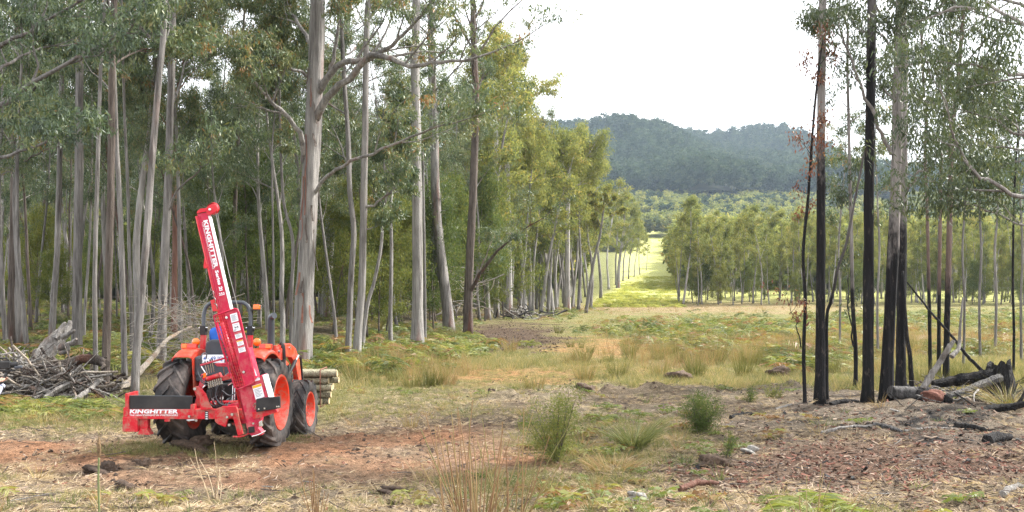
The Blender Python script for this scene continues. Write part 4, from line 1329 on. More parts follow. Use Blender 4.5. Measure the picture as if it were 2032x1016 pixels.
def fern_mesh(name, rng, nf=7, H=.75, tint=(.5, .2), pin=13, pw=.035, mat='fern'):
    Vs, Fs, T = [], [], []
    for f in range(nf):
        az = f / nf * 6.28 + rng.uniform(-.4, .4)
        h = H * rng.uniform(.7, 1.15)
        d = np.array([math.cos(az) * .55, math.sin(az) * .55, 1.0]); d /= np.linalg.norm(d)
        o = np.array([math.cos(az), math.sin(az), 0]); sd = np.array([-math.sin(az), math.cos(az), 0])
        p = np.array([rng.normal(0, .04), rng.normal(0, .04), 0.0])
        tv = np.clip(rng.normal(*tint), 0, 1)
        prev = p
        for s in range(pin):
            t = s / (pin - 1)
            d = d + (o * .11 - np.array([0, 0, .105 * (1 + t)])) * min(1, 13 / pin); d /= np.linalg.norm(d)
            q = p + d * h / pin * 1.25
            b0 = len(Vs); w = .006
            Vs += [p - sd * w, p + sd * w, q + sd * w, q - sd * w]; Fs.append((b0, b0 + 1, b0 + 2, b0 + 3)); T.append(tv)
            if t > .22:
                ln = h * .42 * math.sin(math.pi * min(1, (1.12 - t))) ** .8 * rng.uniform(.85, 1.1)
                for sg in (-1, 1):
                    e = p + sd * sg * ln + d * ln * .45 - np.array([0, 0, ln * rng.uniform(-.05, .45)])
                    m_ = (p + e) / 2 + np.array([0, 0, ln * .06])
                    b0 = len(Vs); ww = d * (h / pin * .36) + rng.normal(0, .01, 3)
                    Vs += [p, m_ + ww, e, m_ - ww]; Fs.append((b0, b0 + 1, b0 + 2, b0 + 3)); T.append(np.clip(tv + rng.normal(0, .06), 0, 1))
            p = q
    me = new_mesh(name, np.array(Vs), np.array(Fs)); ca(me, 'tint', T); me.materials.append(M[mat])
    return me


rng = np.random.default_rng(1234)


def field(n, pylo, pyhi, pxlo=-80, pxhi=2110, power=1.0):
    """Random ground positions, even in the picture-plane sense of distance bands."""
    py = pylo + (pyhi - pylo) * rng.random(n) ** power
    Y = CAM_H * FPX / (py - HORIZON)
    px = rng.uniform(pxlo, pxhi, n)
    return (px - CX) / FPX * Y, Y


def lay_cover(name, label, cat, x, y, w, sc, protos, tilt=.12, sink=0.0):
    k = rng.random(len(x)) < w
    x, y = x[k], y[k]
    n = len(x)
    s = rng.uniform(sc[0], sc[1], n)
    rot = np.stack([rng.normal(0, tilt, n), rng.normal(0, tilt, n), rng.uniform(0, 6.28, n)], 1)
    return scatter(name, label, cat, np.stack([x, y, gz(x, y) - sink], 1), s, rot, rng.integers(0, len(protos), n), protos)


# short grass: green in patches on the worked soil, thick on the meadow
gp = [blades('g', 26, .16, .008, .09, .5, M['grass'], rng, (.35 + .1 * i, .15)) for i in range(4)]
x, y = field(26000, 735, 1050)
z = soil_zones(x, y)
wgt = np.clip(z['green'] * 1.1 + (1 - z['worked']) * .6 + .10 * (fbm(x * .9, y * .9, 5, 2) > .15) - z['orange'] * .4 - z['ash'] - z['bark'] * .6 - z['forest'] * .2, 0, 1)
lay_cover('short_grass', 'patchy short green grass on the worked soil', 'grass', x, y, wgt * .75, (.5, 1.15), gp)
gs = [blades('s', 22, .18, .010, .14, .9, M['straw'], rng, (.65 + .12 * i, .2), lean=1.3, up=.45) for i in range(4)]
x, y = field(40000, 755, 1060)
z = soil_zones(x, y)
wgt = np.clip(.5 + .5 * fbm(x * .7, y * .7, 9, 3) + .3 * z['green'] - z['orange'] * .8 - z['ash'] * .6 - z['bark'] * .45, 0, 1) * np.maximum(z['worked'], .3)
lay_cover('dry_straw', 'flattened dry straw and dead grass lying on the soil', 'straw', x, y, wgt * .8, (.4, 1.1), gs)
# meadow: longer mixed grass
gm = [blades('m', 30, .27, .013, .25, .4, M['grass'], rng, (.38 + .1 * i, .2)) for i in range(5)]
x, y = field(30000, 606, 775, power=.85)
z = soil_zones(x, y)
wgt = np.clip((1 - z['worked']) * (.5 + .8 * fbm(x * .3, y * .2, 15, 3)) - z['bare'] * .9 - z['moss'] * .6 - z['forest'] * .35 - z['fern'] * .3, 0, 1)
lay_cover('meadow_grass', 'rough yellow-green grass of the clearing', 'grass', x, y, wgt, (.5, 1.2), gm)
# tall dry grass bands
gd = [blades('d', 34, .95, .012, .28, .18, M['reed'], rng, (.62 + .08 * i, .15), lean=.22) for i in range(3)]
x, y = field(6000, 606, 752, 680, 2110)
wgt = soil_zones(x, y)['dry'] * (1 - soil_zones(x, y)['bare']) * (.7 + .6 * fbm(x * .5, y * .3, 25, 3))
lay_cover('tall_dry_grass', 'bands of tall brownish dry grass across the clearing', 'grass', x, y, wgt * .75, (.45, 1.05), gd)
# rush clumps
gr = [blades('r', 120, .85, .016, .26, .14, M['reed'], rng, ((.0, .08, .2, .6)[i], .16), lean=.34, seg=3) for i in range(4)]
x, y = field(620, 625, 768, 690, 2100)
wgt = sstep(-.1, .3, fbm(x * .2, y * .16, 35, 3)) * (1 - soil_zones(x, y)['bare'])
lay_cover('rushes', 'upright green and brown rush clumps in the wet grass', 'rushes', x, y, wgt * .8, (.45, 1.1), gr)
# bracken
fm = [fern_mesh('fern', rng, 7, .8, ((.12, .35, .5, .62, .95)[i], .2)) for i in range(5)]
x, y = field(14000, 604, 745, -80, 2110)
z = soil_zones(x, y)
px_ = z['px']; py_ = z['py']
wgt = np.clip(z['fern'] * (.75 + .7 * fbm(x * .25, y * .15, 45, 3)), 0, 1) * (1 - z['bare'])
lay_cover('bracken', 'yellow-green bracken covering the forest floor and clearing', 'bracken', x, y, wgt * .85, (.45, 1.2), fm, .3)
n_ = 2600
y = rng.uniform(163, 330, n_); x = (rng.uniform(1165, 1352, n_) - CX) / FPX * y
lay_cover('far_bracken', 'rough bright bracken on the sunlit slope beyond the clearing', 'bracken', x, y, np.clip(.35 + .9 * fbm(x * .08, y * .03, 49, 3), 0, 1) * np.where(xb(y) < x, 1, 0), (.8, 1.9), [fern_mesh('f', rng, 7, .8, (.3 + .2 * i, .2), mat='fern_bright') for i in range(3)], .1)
x, y = field(1700, 690, 830, -80, 250)
lay_cover('bracken_margin', 'bright bracken and grass in front of the brush pile', 'bracken', x, y, np.exp(-((HORIZON + CAM_H * FPX / y - 826) / 16) ** 2) * .3, (.4, .8), fm, .15)
x, y = field(900, 800, 870, -80, 240)
lay_cover('brush_foot_grass', 'lush long grass in front of the brush pile', 'grass', x, y, np.exp(-((HORIZON + CAM_H * FPX / y - 833) / 12) ** 2) * .7, (.5, .85), gm, .2)


# litter: bark chips, charcoal and twigs
def chip(rng, L, w, mat):
    t = rng.uniform(-.02, .02)
    V = np.array([[-L / 2, -w / 2, 0], [L / 2, -w / 3, t], [L / 2 * .9, w / 2, t + .01], [-L / 2 * .8, w / 2.5, .008]]) + rng.normal(0, w * .12, (4, 3))
    V = np.vstack([V, V - [0, 0, .012]])
    me = new_mesh('chip', V, [(0, 1, 2, 3), (4, 7, 6, 5), (0, 4, 5, 1), (1, 5, 6, 2), (2, 6, 7, 3), (3, 7, 4, 0)])
    me.materials.append(mat); return me


M['chip_red'] = mat_plain('red_bark_chips', (0.15, 0.062, 0.042), .9, var=.5, scale=4)
M['chip_brown'] = mat_plain('brown_bark_chips', (0.13, 0.09, 0.065), .9, var=.5, scale=4)
M['chip_pale'] = mat_plain('pale_wood_chips', (0.33, 0.25, 0.19), .9, var=.35, scale=4)
M['chip_black'] = mat_plain('charcoal_chips', (0.015, 0.014, 0.014), .8, var=.4, scale=4)
cp = [chip(rng, .13, .035, M['chip_brown']), chip(rng, .09, .05, M['chip_brown']), chip(rng, .11, .03, M['chip_red']), chip(rng, .16, .035, M['chip_red']),
      chip(rng, .08, .025, M['chip_pale']), chip(rng, .15, .02, M['chip_pale']), chip(rng, .1, .045, M['chip_black']), chip(rng, .07, .05, M['chip_black'])]


def litter(name, label, n, wfun, choices, sc, py=(752, 1060), px=(-80, 2110), tilt=.35):
    x, y = field(n, *py, *px)
    z = soil_zones(x, y)
    k = rng.random(n) < wfun(x, y, z)
    x, y = x[k], y[k]; n = len(x)
    rot = np.stack([rng.normal(0, tilt, n), rng.normal(0, tilt, n), rng.uniform(0, 6.28, n)], 1)
    scatter(name, label, 'litter', np.stack([x, y, gz(x, y) + .012], 1), rng.uniform(*sc, n), rot, rng.choice(choices, n), cp)


litter('bark_litter', 'red-brown bark chips and scraps strewn over the right foreground', 26000,
       lambda x, y, z: np.clip(z['bark'] + .35 * z['ash'] + .25 * sstep(1250, 1500, z['px']) * z['worked'], 0, 1), [0, 0, 1, 2, 2, 3, 5, 6], (.3, .95))
litter('charcoal_litter', 'black charcoal bits in the ash round the burnt trunks', 6000, lambda x, y, z: np.clip(z['ash'] + .15 * z['bark'], 0, 1), [6, 7, 7, 0, 0], (.3, 1.3))
litter('soil_litter', 'scattered wood chips and bark bits on the worked soil', 16000, lambda x, y, z: (.38 + .35 * fbm(x, y, 85, 2)) * z['worked'] * (1 - .6 * z['orange']), [0, 0, 1, 1, 2, 5], (.25, .8))
litter('track_litter', 'dark bark debris on the bare patch by the forest edge', 2200, lambda x, y, z: z['bare'], [0, 1, 1, 6, 0], (.8, 2.2), (630, 705), (880, 1180))


# crumbs of soil
def crumb(rng):
    bm = bmesh.new(); bmesh.ops.create_icosphere(bm, subdivisions=1, radius=.05)
    for v in bm.verts: v.co *= rng.uniform(.6, 1.3); v.co.z *= .75
    me = bpy.data.meshes.new('crumb'); bm.to_mesh(me); bm.free(); me.materials.append(M['clod'] if rng.random() < .6 else M['clod_dark']); return me


cr = [crumb(rng) for _ in range(4)]
x, y = field(16000, 745, 1060)
z = soil_zones(x, y)
rid = np.exp(-((z['py'] - 768) / 12) ** 2) * sstep(930, 1010, z['px']) * (1 - sstep(1600, 1700, z['px']))
lay_cover('soil_crumbs', 'loose crumbs and small clods of brown soil', 'soil', x, y, np.clip((.05 + .35 * fbm(x * .8, y * .8, 95, 3)) * z['worked'] + rid * 1.0, 0, 1) * (1 - z['ash'] * .7), (.15, 1.0), cr, .8)


# twigs
def twig(rng, L=.6):
    p = [np.array([-L / 2, 0, .01])]; d = np.array([1.0, 0, .05])
    for i in range(4):
        d = d + rng.normal(0, .2, 3) * [1, 1, .3]; d /= np.linalg.norm(d); p.append(p[-1] + d * L / 4)
    mb = MB(); mb.tube(p, np.linspace(.012, .005, 5), 4)
    me = new_mesh('twig', np.vstack(mb.v), mb.f); me.materials.append(M['dead_wood'] if rng.random() < .25 else M['twig_brown']); return me


tw = [twig(rng) for _ in range(5)]
x, y = field(2600, 752, 1060)
z = soil_zones(x, y)
lay_cover('fallen_twigs', 'thin fallen twigs strewn over the soil', 'twigs', x, y, .15 + .3 * sstep(1300, 1600, z['px']) * z['worked'], (.18, .85), tw, .2, -.012)


# low weeds, seedlings and dead fern on the worked soil
wp = [fern_mesh('w', rng, 5, .26, (.3, .1), 9), fern_mesh('w', rng, 5, .3, (.95, .05), 9), blades('w', 16, .26, .014, .07, .5, M['grass'], rng, (.25, .15)), blades('w', 24, .34, .009, .1, .4, M['reed'], rng, (.8, .15), lean=.5),
      blades('w', 20, .22, .016, .08, .6, M['grass'], rng, (.1, .1), lean=.7)]
x, y = field(1500, 770, 1040)
z = soil_zones(x, y)
lay_cover('low_weeds', 'small green weeds and dead fern scraps on the worked soil', 'weeds', x, y, np.clip(.12 + .5 * z['green'] + .35 * sstep(900, 1100, z['px']) * sstep(1560, 1400, z['px']) - z['orange'] * .5 - z['bark'] * .3, 0, 1), (.45, 1.25), wp, .15)

# ------------------------------------------------------------------ single plants
def plant(name, label, cat, loc, meshes, rot=0.0, scale=1.0, group=None):
    if len(meshes) == 1:
        o = bpy.data.objects.new(name, meshes[0][1]); C.objects.link(o)
    else:
        o = thing(name, label, cat)
        for nm, me in meshes:
            c = bpy.data.objects.new(nm, me); C.objects.link(c); c.parent = o
    o.location = [float(a) for a in loc]; o.rotation_euler = (0, 0, rot); o.scale = (scale,) * 3
    return tag(o, label, cat, group)


def shrub(label, px, py, H, wdt, seed, tint, group, fine=.05, per=30, ns=11):
    """Young feathery wattle: stems with short narrow leaves."""
    rg = np.random.default_rng(seed)
    t = Tree(rg)
    for s in range(ns):
        d = np.array([rg.normal(0, .38), rg.normal(0, .38), 1.0]); d /= np.linalg.norm(d)
        p = [np.array([rg.normal(0, .05), rg.normal(0, .05), 0.0])]
        h = H * rg.uniform(.6, 1.0)
        for i in range(6):
            d = d + rg.normal(0, .07, 3) + [0, 0, .05]; d /= np.linalg.norm(d); p.append(p[-1] + d * h / 6)
        t.wood.tube(p, np.linspace(.009, .003, 7), 4, cap=False)
        for i in range(1, 7):
            for _ in range(4):
                q = p[i] + rg.normal(0, wdt * .24, 3) * [1, 1, .4] * (1.15 - .6 * i / 7)
                t.cl.append(q); t.cr.append(wdt * .24)
    b = G(px, py)
    return t.finish('young_shrub', label, 'shrub', b, M['twig_brown'], M['leaf_bush'], per, fine, fine * .2, group, droop=-.5, flat=1.0, tint=tint, trunk_name='stems')


GS = 'young shrubs on the worked ground'
shrub('feathery green young wattle left of the tussock in the middle foreground', 1100, 915, 1.1, .5, 701, (.62, .18), GS)
shrub('bushy blue-green young wattle beside the red bark litter', 1392, 862, .85, .46, 702, (.45, .16), GS)
shrub('small green seedling bush on the soil left of the burnt trunks', 1487, 798, .36, .22, 703, (.6, .2), GS, .05, 9, 4)
shrub('small leafy seedling right of the bushy blue-green wattle', 1540, 792, .28, .22, 704, (.75, .2), GS, .05, 9, 4)
shrub('little green seedling below the bushy blue-green wattle', 1437, 908, .4, .16, 705, (.6, .15), GS, .05, 8, 3)
rg = np.random.default_rng(31)
GT = 'grass tussocks'
plant('grass_tussock', 'big arching straw-tipped tussock in front of the charred logs', 'tussock', G(2000, 808), [('blades', blades('blades', 280, .95, .014, .24, .9, M['reed'], rg, (.5, .2), lean=.8, seg=4))], group=GT)
plant('grass_tussock', 'pale green arching tussock between the two young wattles', 'tussock', G(1258, 888), [('blades', blades('blades', 260, .85, .014, .17, .7, M['grass'], rg, (.3, .15), lean=.6, seg=4))], group=GT)
plant('grass_tussock', 'brown dry tussock at the foot of the pale green one', 'tussock', G(1215, 935), [('blades', blades('blades', 220, .5, .011, .32, .7, M['reed'], rg, (.8, .15), lean=.8, seg=4))], group=GT)
plant('grass_tussock', 'dry straw tuft on the orange soil in the middle foreground', 'tussock', G(840, 950), [('blades', blades('blades', 46, .62, .007, .12, .25, M['straw'], rg, (.6, .2), lean=.45))], group=GT)
plant('grass_tussock', 'brownish rush tuft right of the strapped posts', 'tussock', G(815, 848), [('blades', blades('blades', 60, .42, .009, .13, .2, M['reed'], rg, (.6, .15), lean=.35))], group=GT)
plant('grass_tussock', 'low green tuft beside the burnt bark litter', 'tussock', G(1640, 846), [('blades', blades('blades', 60, .24, .010, .3, .3, M['grass'], rg, (.35, .15), lean=.4))], group=GT)
plant('grass_tussock', 'yellow-green tuft under the feathery young wattle', 'tussock', G(1060, 890), [('blades', blades('blades', 60, .5, .010, .1, .3, M['grass'], rg, (.35, .2), lean=.4))], group=GT)
for i, (a, b_, h) in enumerate([(1380, 745, .9), (1475, 745, .8), (1310, 748, .7), (1160, 752, .7), (1225, 750, .75), (1440, 690, .9), (1060, 770, .5)]):
    plant('rush_clump', ['tall brown rush clump on the bank below the bracken', 'tall rush clump at the right of the bank', 'dark green rush clump behind the churned soil', 'brown-tipped rush clump left on the bank',
                         'green rush clump between two brown ones on the bank', 'rush clump standing in the middle of the clearing', 'small brown rush tuft at the edge of the mossy strip'][i], 'rushes', G(a, b_),
          [('stems', blades('stems', 150, h, .015, .26, .14, M['reed'], rg, (.05 + .16 * (i % 4), .18), lean=.32))], group='rush clumps on the bank')


# tall tufts close to the camera
def stems(n, H, rad, spreadr, mat, seed, tint, lean=.25, kink=.03):
    rg = np.random.default_rng(seed)
    mb = MB(); T = []
    for i in range(n):
        az = rg.uniform(0, 6.28); r = spreadr * rg.random() ** .5
        p = [np.array([r * math.cos(az), r * math.sin(az), -.03])]
        d = np.array([math.cos(az) * lean * rg.uniform(0, 1.6), math.sin(az) * lean * rg.uniform(0, 1.6), 1.0]); h = H * rg.uniform(.4, 1.05)
        for s in range(5):
            d = d + rg.normal(0, kink, 3); d /= np.linalg.norm(d); p.append(p[-1] + d * h / 5)
        f0 = len(mb.f)
        mb.tube(p, np.linspace(rad, rad * .5, 6), 4, cap=False)
        T += [np.clip(rg.normal(*tint), 0, 1)] * (len(mb.f) - f0)
    me = new_mesh('stems', np.vstack(mb.v), np.array(mb.f)); ca(me, 'tint', T); me.materials.append(mat)
    return me


GQ = 'dry stalk tufts nearest the camera'


def near(px, Y): return at_depth(px, Y)


plant('stalk_tuft', 'tall tuft of stiff brown and green stalks at the bottom centre', 'stalks', near(945, 9.9), [('stems', stems(40, 1.35, .008, .2, M['reed'], 41, (.8, .25), .36))], group=GQ)
plant('stalk_tuft', 'three tall thin stalks rising above the brown tuft', 'stalks', near(905, 9.8), [('stems', stems(5, 1.75, .0075, .15, M['reed'], 42, (.9, .2), .2))], group=GQ)
plant('stalk_tuft', 'sparse dark stalks right of the tall brown tuft', 'stalks', near(1010, 10.6), [('stems', stems(18, 1.3, .0075, .18, M['reed'], 43, (.6, .3), .42))], group=GQ)
plant('stalk_tuft', 'small dark twig tuft at the bottom left of centre', 'stalks', near(628, 10.9), [('stems', stems(16, .75, .0065, .06, M['reed'], 44, (.95, .1), .22))], group=GQ)
plant('stalk_tuft', 'few thin dry stalks in the right foreground', 'stalks', near(1600, 9.9), [('stems', stems(13, .9, .0065, .24, M['reed'], 45, (.8, .2), .5))], group=GQ)
plant('stalk_tuft', 'pair of dry bent stems below the tractor drawbar', 'stalks', near(430, 12.0), [('stems', stems(7, .8, .0065, .12, M['straw'], 46, (.7, .2), .4, .09))], group=GQ)
# the single seed head at the left
b = near(196, 9.6)
mb = MB(); q = smooth_path([b - [0, 0, .1], b + [.004, 0, .4], b + [-.004, 0, .75], b + [.002, 0, 1.0]], 14)
mb.tube(q, np.linspace(.012, .009, 14), 6)
o = thing('seed_stalk', 'single upright green stalk with a brown seed head at the left', 'stalk', b)
mb.build('stem', mat_plain('green_stem', (.13, .15, .06), .7, var=.3), o, b, smooth=True)
mb = MB(); mb.lathe([(0, .004), (.03, .018), (.10, .022), (.17, .017), (.22, .004)], q[-1] - [0, 0, .03], 'z', 9)
mb.build('seed_head', mat_plain('brown_seed_head', (.26, .17, .09), .9, var=.5, scale=40, bmp=1.0), o, b, smooth=True)
# bracken frond close to the camera
rg = np.random.default_rng(51)
plant('fern_plant', 'bright green fern frond rising at the bottom edge right of centre', 'fern', near(1620, 10.5) + [0, 0, .16], [('fronds', fern_mesh('fronds', rg, 11, .62, (.7, .08), 22))], .5)
plant('fern_plant', 'small green fern on the soil beside the feathery young wattle', 'fern', G(1200, 835), [('fronds', fern_mesh('fronds', rg, 5, .4, (.35, .1), 14))])

# ------------------------------------------------------------------ tractor
DUST = (0.30, 0.22, 0.16)
M['orange'] = mat_plain('orange_red_paint', (0.72, 0.04, 0.012), .28, var=.08, scale=3, coat=.2, dust=(DUST, .22), mud=.75)
M['red'] = mat_plain('red_machine_paint', (0.53, 0.004, 0.020), .32, var=.10, scale=4, coat=.06, dust=(DUST, .14), mud=.75)
M['crimson'] = mat_plain('crimson_paint', (0.45, 0.003, 0.042), .36, var=.08, scale=3, coat=.08, dust=((.42, .2, .17), .14), mud=.6)
M['white'] = mat_plain('white_paint', (0.80, 0.79, 0.77), .35, var=.05, scale=3, dust=((.55, .5, .45), .3))
M['rubber'] = mat_plain('dusty_tyre_rubber', (0.035, 0.034, 0.035), .75, var=.25, scale=5, bmp=.3, dust=((0.27, 0.22, 0.19), .75))
M['black'] = mat_plain('black_steel', (0.014, 0.014, 0.015), .45, var=.2, scale=5, dust=((.12, .10, .09), .25))
M['black_rubber'] = mat_plain('black_rubber', (0.018, 0.018, 0.02), .4, var=.2, scale=3, dust=((.16, .14, .13), .3))
M['grey_steel'] = mat_plain('dark_grey_steel', (0.055, 0.062, 0.072), .35, var=.15, scale=4, coat=.3)
M['plastic_grey'] = mat_plain('grey_plastic', (0.06, 0.064, 0.075), .6, var=.15, scale=5)
M['chrome'] = mat_plain('bright_steel', (0.62, 0.62, 0.63), .25, metal=1.0, var=.1, scale=8)
M['amber'] = mat_plain('amber_lens', (0.95, 0.16, 0.008), .15, var=.15, scale=20, coat=.8)
M['redlens'] = mat_plain('red_lens', (0.75, 0.03, 0.01), .15, var=.15, scale=20, coat=.8)
M['decal'] = mat_plain('white_decal', (0.72, 0.74, 0.78), .5, var=.05, scale=10)
M['print'] = mat_plain('grey_print', (0.30, 0.31, 0.33), .6, var=.1)
M['print_dark'] = mat_plain('dark_print', (0.03, 0.03, 0.035), .6, var=.1)
M['yellow'] = mat_plain('yellow_print', (0.75, 0.38, 0.02), .5, var=.1)
M['blue_print'] = mat_plain('blue_print', (0.05, 0.13, 0.42), .5, var=.1)
M['steel_wire'] = mat_plain('wire_rope', (0.22, 0.21, 0.20), .5, metal=.6, var=.2)

TY = 16.2
trac = thing('tractor', 'orange-red tractor with front loader driving away beside the forest', 'tractor', (-4.85, TY, 0.0), (math.radians(-3.5), 0, math.radians(-3)))


def TL(px, py, y=0.0):
    """Tractor-local point for a photograph pixel at local depth y."""
    Y = TY + y
    return np.array([(px - CX) / FPX * Y + 4.85 - .052 * y, y, CAM_H + (HORIZON - py) / FPX * Y + .061 * y])


def wheel(name, x, y, r, hw, rim_r, side, nl=16):
    """Wheel part: rim mesh, with the lugged tyre and hub bolts below it."""
    mb = MB()
    s = side
    prof = [(s * hw * .80, rim_r * 1.04), (s * hw * .86, rim_r * 1.07), (s * hw * .92, rim_r * 1.05), (s * hw * .88, rim_r * .98), (s * hw * .45, rim_r * .90), (s * hw * .12, rim_r * .80),
            (s * hw * .05, rim_r * .62), (s * hw * .22, rim_r * .48), (s * hw * .30, rim_r * .30), (s * hw * .42, rim_r * .26), (s * hw * .46, rim_r * .18), (s * hw * .46, .001)]
    mb.lathe(prof, (x, y, r), 'x', 48)
    prof2 = [(-s * hw * .86, rim_r * 1.05), (-s * hw * .4, rim_r * .9), (s * hw * .06, rim_r * .8), (s * hw * .0, rim_r * .6), (s * hw * .12, rim_r * .3), (s * hw * .1, .001)]
    mb.lathe(prof2, (x, y, r), 'x', 36)
    w = mb.build(name, M['orange'], trac, None, smooth='auto')
    mb = MB()
    R = r * .94
    half = [(.80, rim_r * 1.03), (.93, rim_r * 1.12), (1.0, (rim_r + R) / 2), (.98, R * .93), (.88, R * .985), (.5, R), (0, R * 1.003)]
    pr = [(a * hw, b) for a, b in half] + [(-a * hw, b) for a, b in half[-2::-1]]
    mb.lathe(pr, (x, y, r), 'x', 64)
    # chevron lugs
    for sg in (-1, 1):
        for i in range(nl):
            th0 = (i + (.5 if sg > 0 else 0)) / nl * 2 * math.pi
            V = []
            for t in (0, .3, .62, .9, 1.0, 1.02):
                xx = sg * hw * (-.06 + 1.06 * t) if t <= 1 else sg * hw * 1.03
                th = th0 + .36 * t * (20 / nl)
                if t > 1.0:
                    rt, rb = R * .88, R * .86
                    rt_, th_w = R * .90, .05
                else:
                    rt_ = r * (1.0 if t < .95 else .975); rb = R * .96; th_w = .052 + .012 * t
                wd = 1.12 * th_w * (.74 / r) * (20 / nl) ** .9
                for (dth, rr) in ((-wd * .75, rb), (-wd * .5, rt_), (wd * .5, rt_), (wd * .75, rb)):
                    a = th + dth
                    V.append((x + xx, y - rr * math.sin(a), r + rr * math.cos(a)))
            F = []
            for k_ in range(5):
                for j in range(3):
                    F.append((k_ * 4 + j, k_ * 4 + j + 1, k_ * 4 + j + 5, k_ * 4 + j + 4))
            F += [(0, 3, 2, 1), (20, 21, 22, 23)]
            mb.add(V, F)
    mb.build('tyre', M['rubber'], w, None, smooth='auto')
    mb = MB()
    for i in range(8):
        a = i / 8 * 6.283
        mb.lathe([(0, .02), (s * .035, .02), (s * .036, .001)], (x + s * hw * .26, y + math.cos(a) * rim_r * .38, r + math.sin(a) * rim_r * .38), 'x', 6)
    for i in range(8):
        a = i / 8 * 6.283 + .3
        mb.lathe([(0, .022), (s * .045, .018), (s * .046, .001)], (x + s * hw * .14, y + math.cos(a) * rim_r * .82, r + math.sin(a) * rim_r * .82), 'x', 6)
    mb.build('wheel_bolts', M['chrome'], w)['kind'] = 'stuff'
    return w


wheel('rear_wheel', .74, 0, .74, .235, .44, 1)
wheel('rear_wheel', -.74, 0, .74, .235, .44, -1)
fw = [wheel('front_wheel', .73, 2.12, .56, .175, .31, 1, 13), wheel('front_wheel', -.73, 2.12, .56, .175, .31, -1, 13)]
for w_ in fw: w_.location.z = -.06


def fender(sx):
    mb = MB()
    xs = [(.43, -.05), (.45, -.012), (.49, 0), (.68, 0), (.74, -.012), (.775, -.045), (.785, -.09)]
    an = np.radians(np.linspace(-33, 70, 17))
    V = []
    for a in an:
        for xx, dr in xs:
            R = .885 + dr
            rr = R if abs(math.degrees(a)) < 50 else R
            V.append((sx * xx, -math.sin(-a) * rr * 1.0, .74 + math.cos(a) * rr * 1.03))
    nx = len(xs)
    F = [(i * nx + j, i * nx + j + 1, (i + 1) * nx + j + 1, (i + 1) * nx + j) for i in range(len(an) - 1) for j in range(nx - 1)]
    mb.add(V, F)
    o = mb.build('fender', M['orange'], trac, None, smooth='auto')
    so = o.modifiers.new('thick', 'SOLIDIFY'); so.thickness = .014; so.offset = -1
    # inner panel
    ed = [(sx * .435, math.sin(a) * .84, .74 + math.cos(a) * .86) for a in an] + [(sx * .435, .55, .75), (sx * .435, -.05, .75), (sx * .435, -.36, .98)]
    MB().solid(ed, (-sx * .015, 0, 0)).build('fender_panel', M['orange'], trac)


fender(1); fender(-1)


def prof_box(name, pts, x0, x1, mat, bevel=.02, parent=None):
    """Side outline (y,z) carried across from x0 to x1."""
    A = [(x0, a, b) for a, b in pts]
    return MB().solid(A, (x1 - x0, 0, 0)).build(name, M[mat], parent or trac, bevel=bevel)


prof_box('transmission', [(-.42, .50), (-.42, .95), (-.1, 1.12), (.9, 1.05), (.9, .42), (-.1, .40)], -.2, .2, 'black')
MB().lathe([(-.55, .09), (-.3, .12), (-.26, .2), (.26, .2), (.3, .12), (.55, .09)], (0, 0, .74), 'x', 20).build('rear_axle', M['black'], trac, smooth='auto')
prof_box('engine_block', [(.9, .5), (.9, 1.0), (2.7, 1.0), (2.7, .55)], -.22, .22, 'black')
MB().lathe([(-.66, .06), (.66, .06)], (0, 2.12, .56), 'x', 12).build('front_axle', M['black'], trac)
prof_box('hood', [(.95, 1.0), (.95, 1.52), (1.4, 1.56), (2.4, 1.48), (2.78, 1.36), (2.82, 1.0)], -.29, .29, 'orange', .05)
prof_box('dashboard', [(.85, 1.1), (.78, 1.55), (.95, 1.62), (1.0, 1.1)], -.25, .25, 'plastic_grey', .03)
MB().lathe([(0, .185), (.012, .195), (.024, .185), (.012, .172), (0, .185)], (0, 0, 0), 'z', 24).build('steering_wheel', M['black'], trac, smooth=True).matrix_local = Matrix.Translation((0, .68, 1.66)) @ Matrix.Rotation(math.radians(28), 4, 'X')
prof_box('platform', [(-.32, 1.1), (-.34, 1.20), (.85, .98), (.85, .92)], -.42, .42, 'plastic_grey', .02)
prof_box('rear_console', [(-.36, 1.18), (-.38, 1.50), (-.22, 1.53), (-.1, 1.2)], -.43, .43, 'plastic_grey', .03)
# seat
prof_box('seat', [(-.05, 1.28), (-.02, 1.42), (.42, 1.44), (.44, 1.32)], -.34, .12, 'plastic_grey', .04)
sb = MB()
c0 = TL(438, 712, .0); c1 = TL(446, 668, -.02)
A = [(-.36, -.10, 1.36), (.13, -.10, 1.36), (.11, -.16, 1.74), (.02, -.17, 1.80), (-.24, -.17, 1.80), (-.33, -.16, 1.74)]
sb.solid(A, (0, .10, 0)).build('seat_back', M['plastic_grey'], trac, bevel=.035)

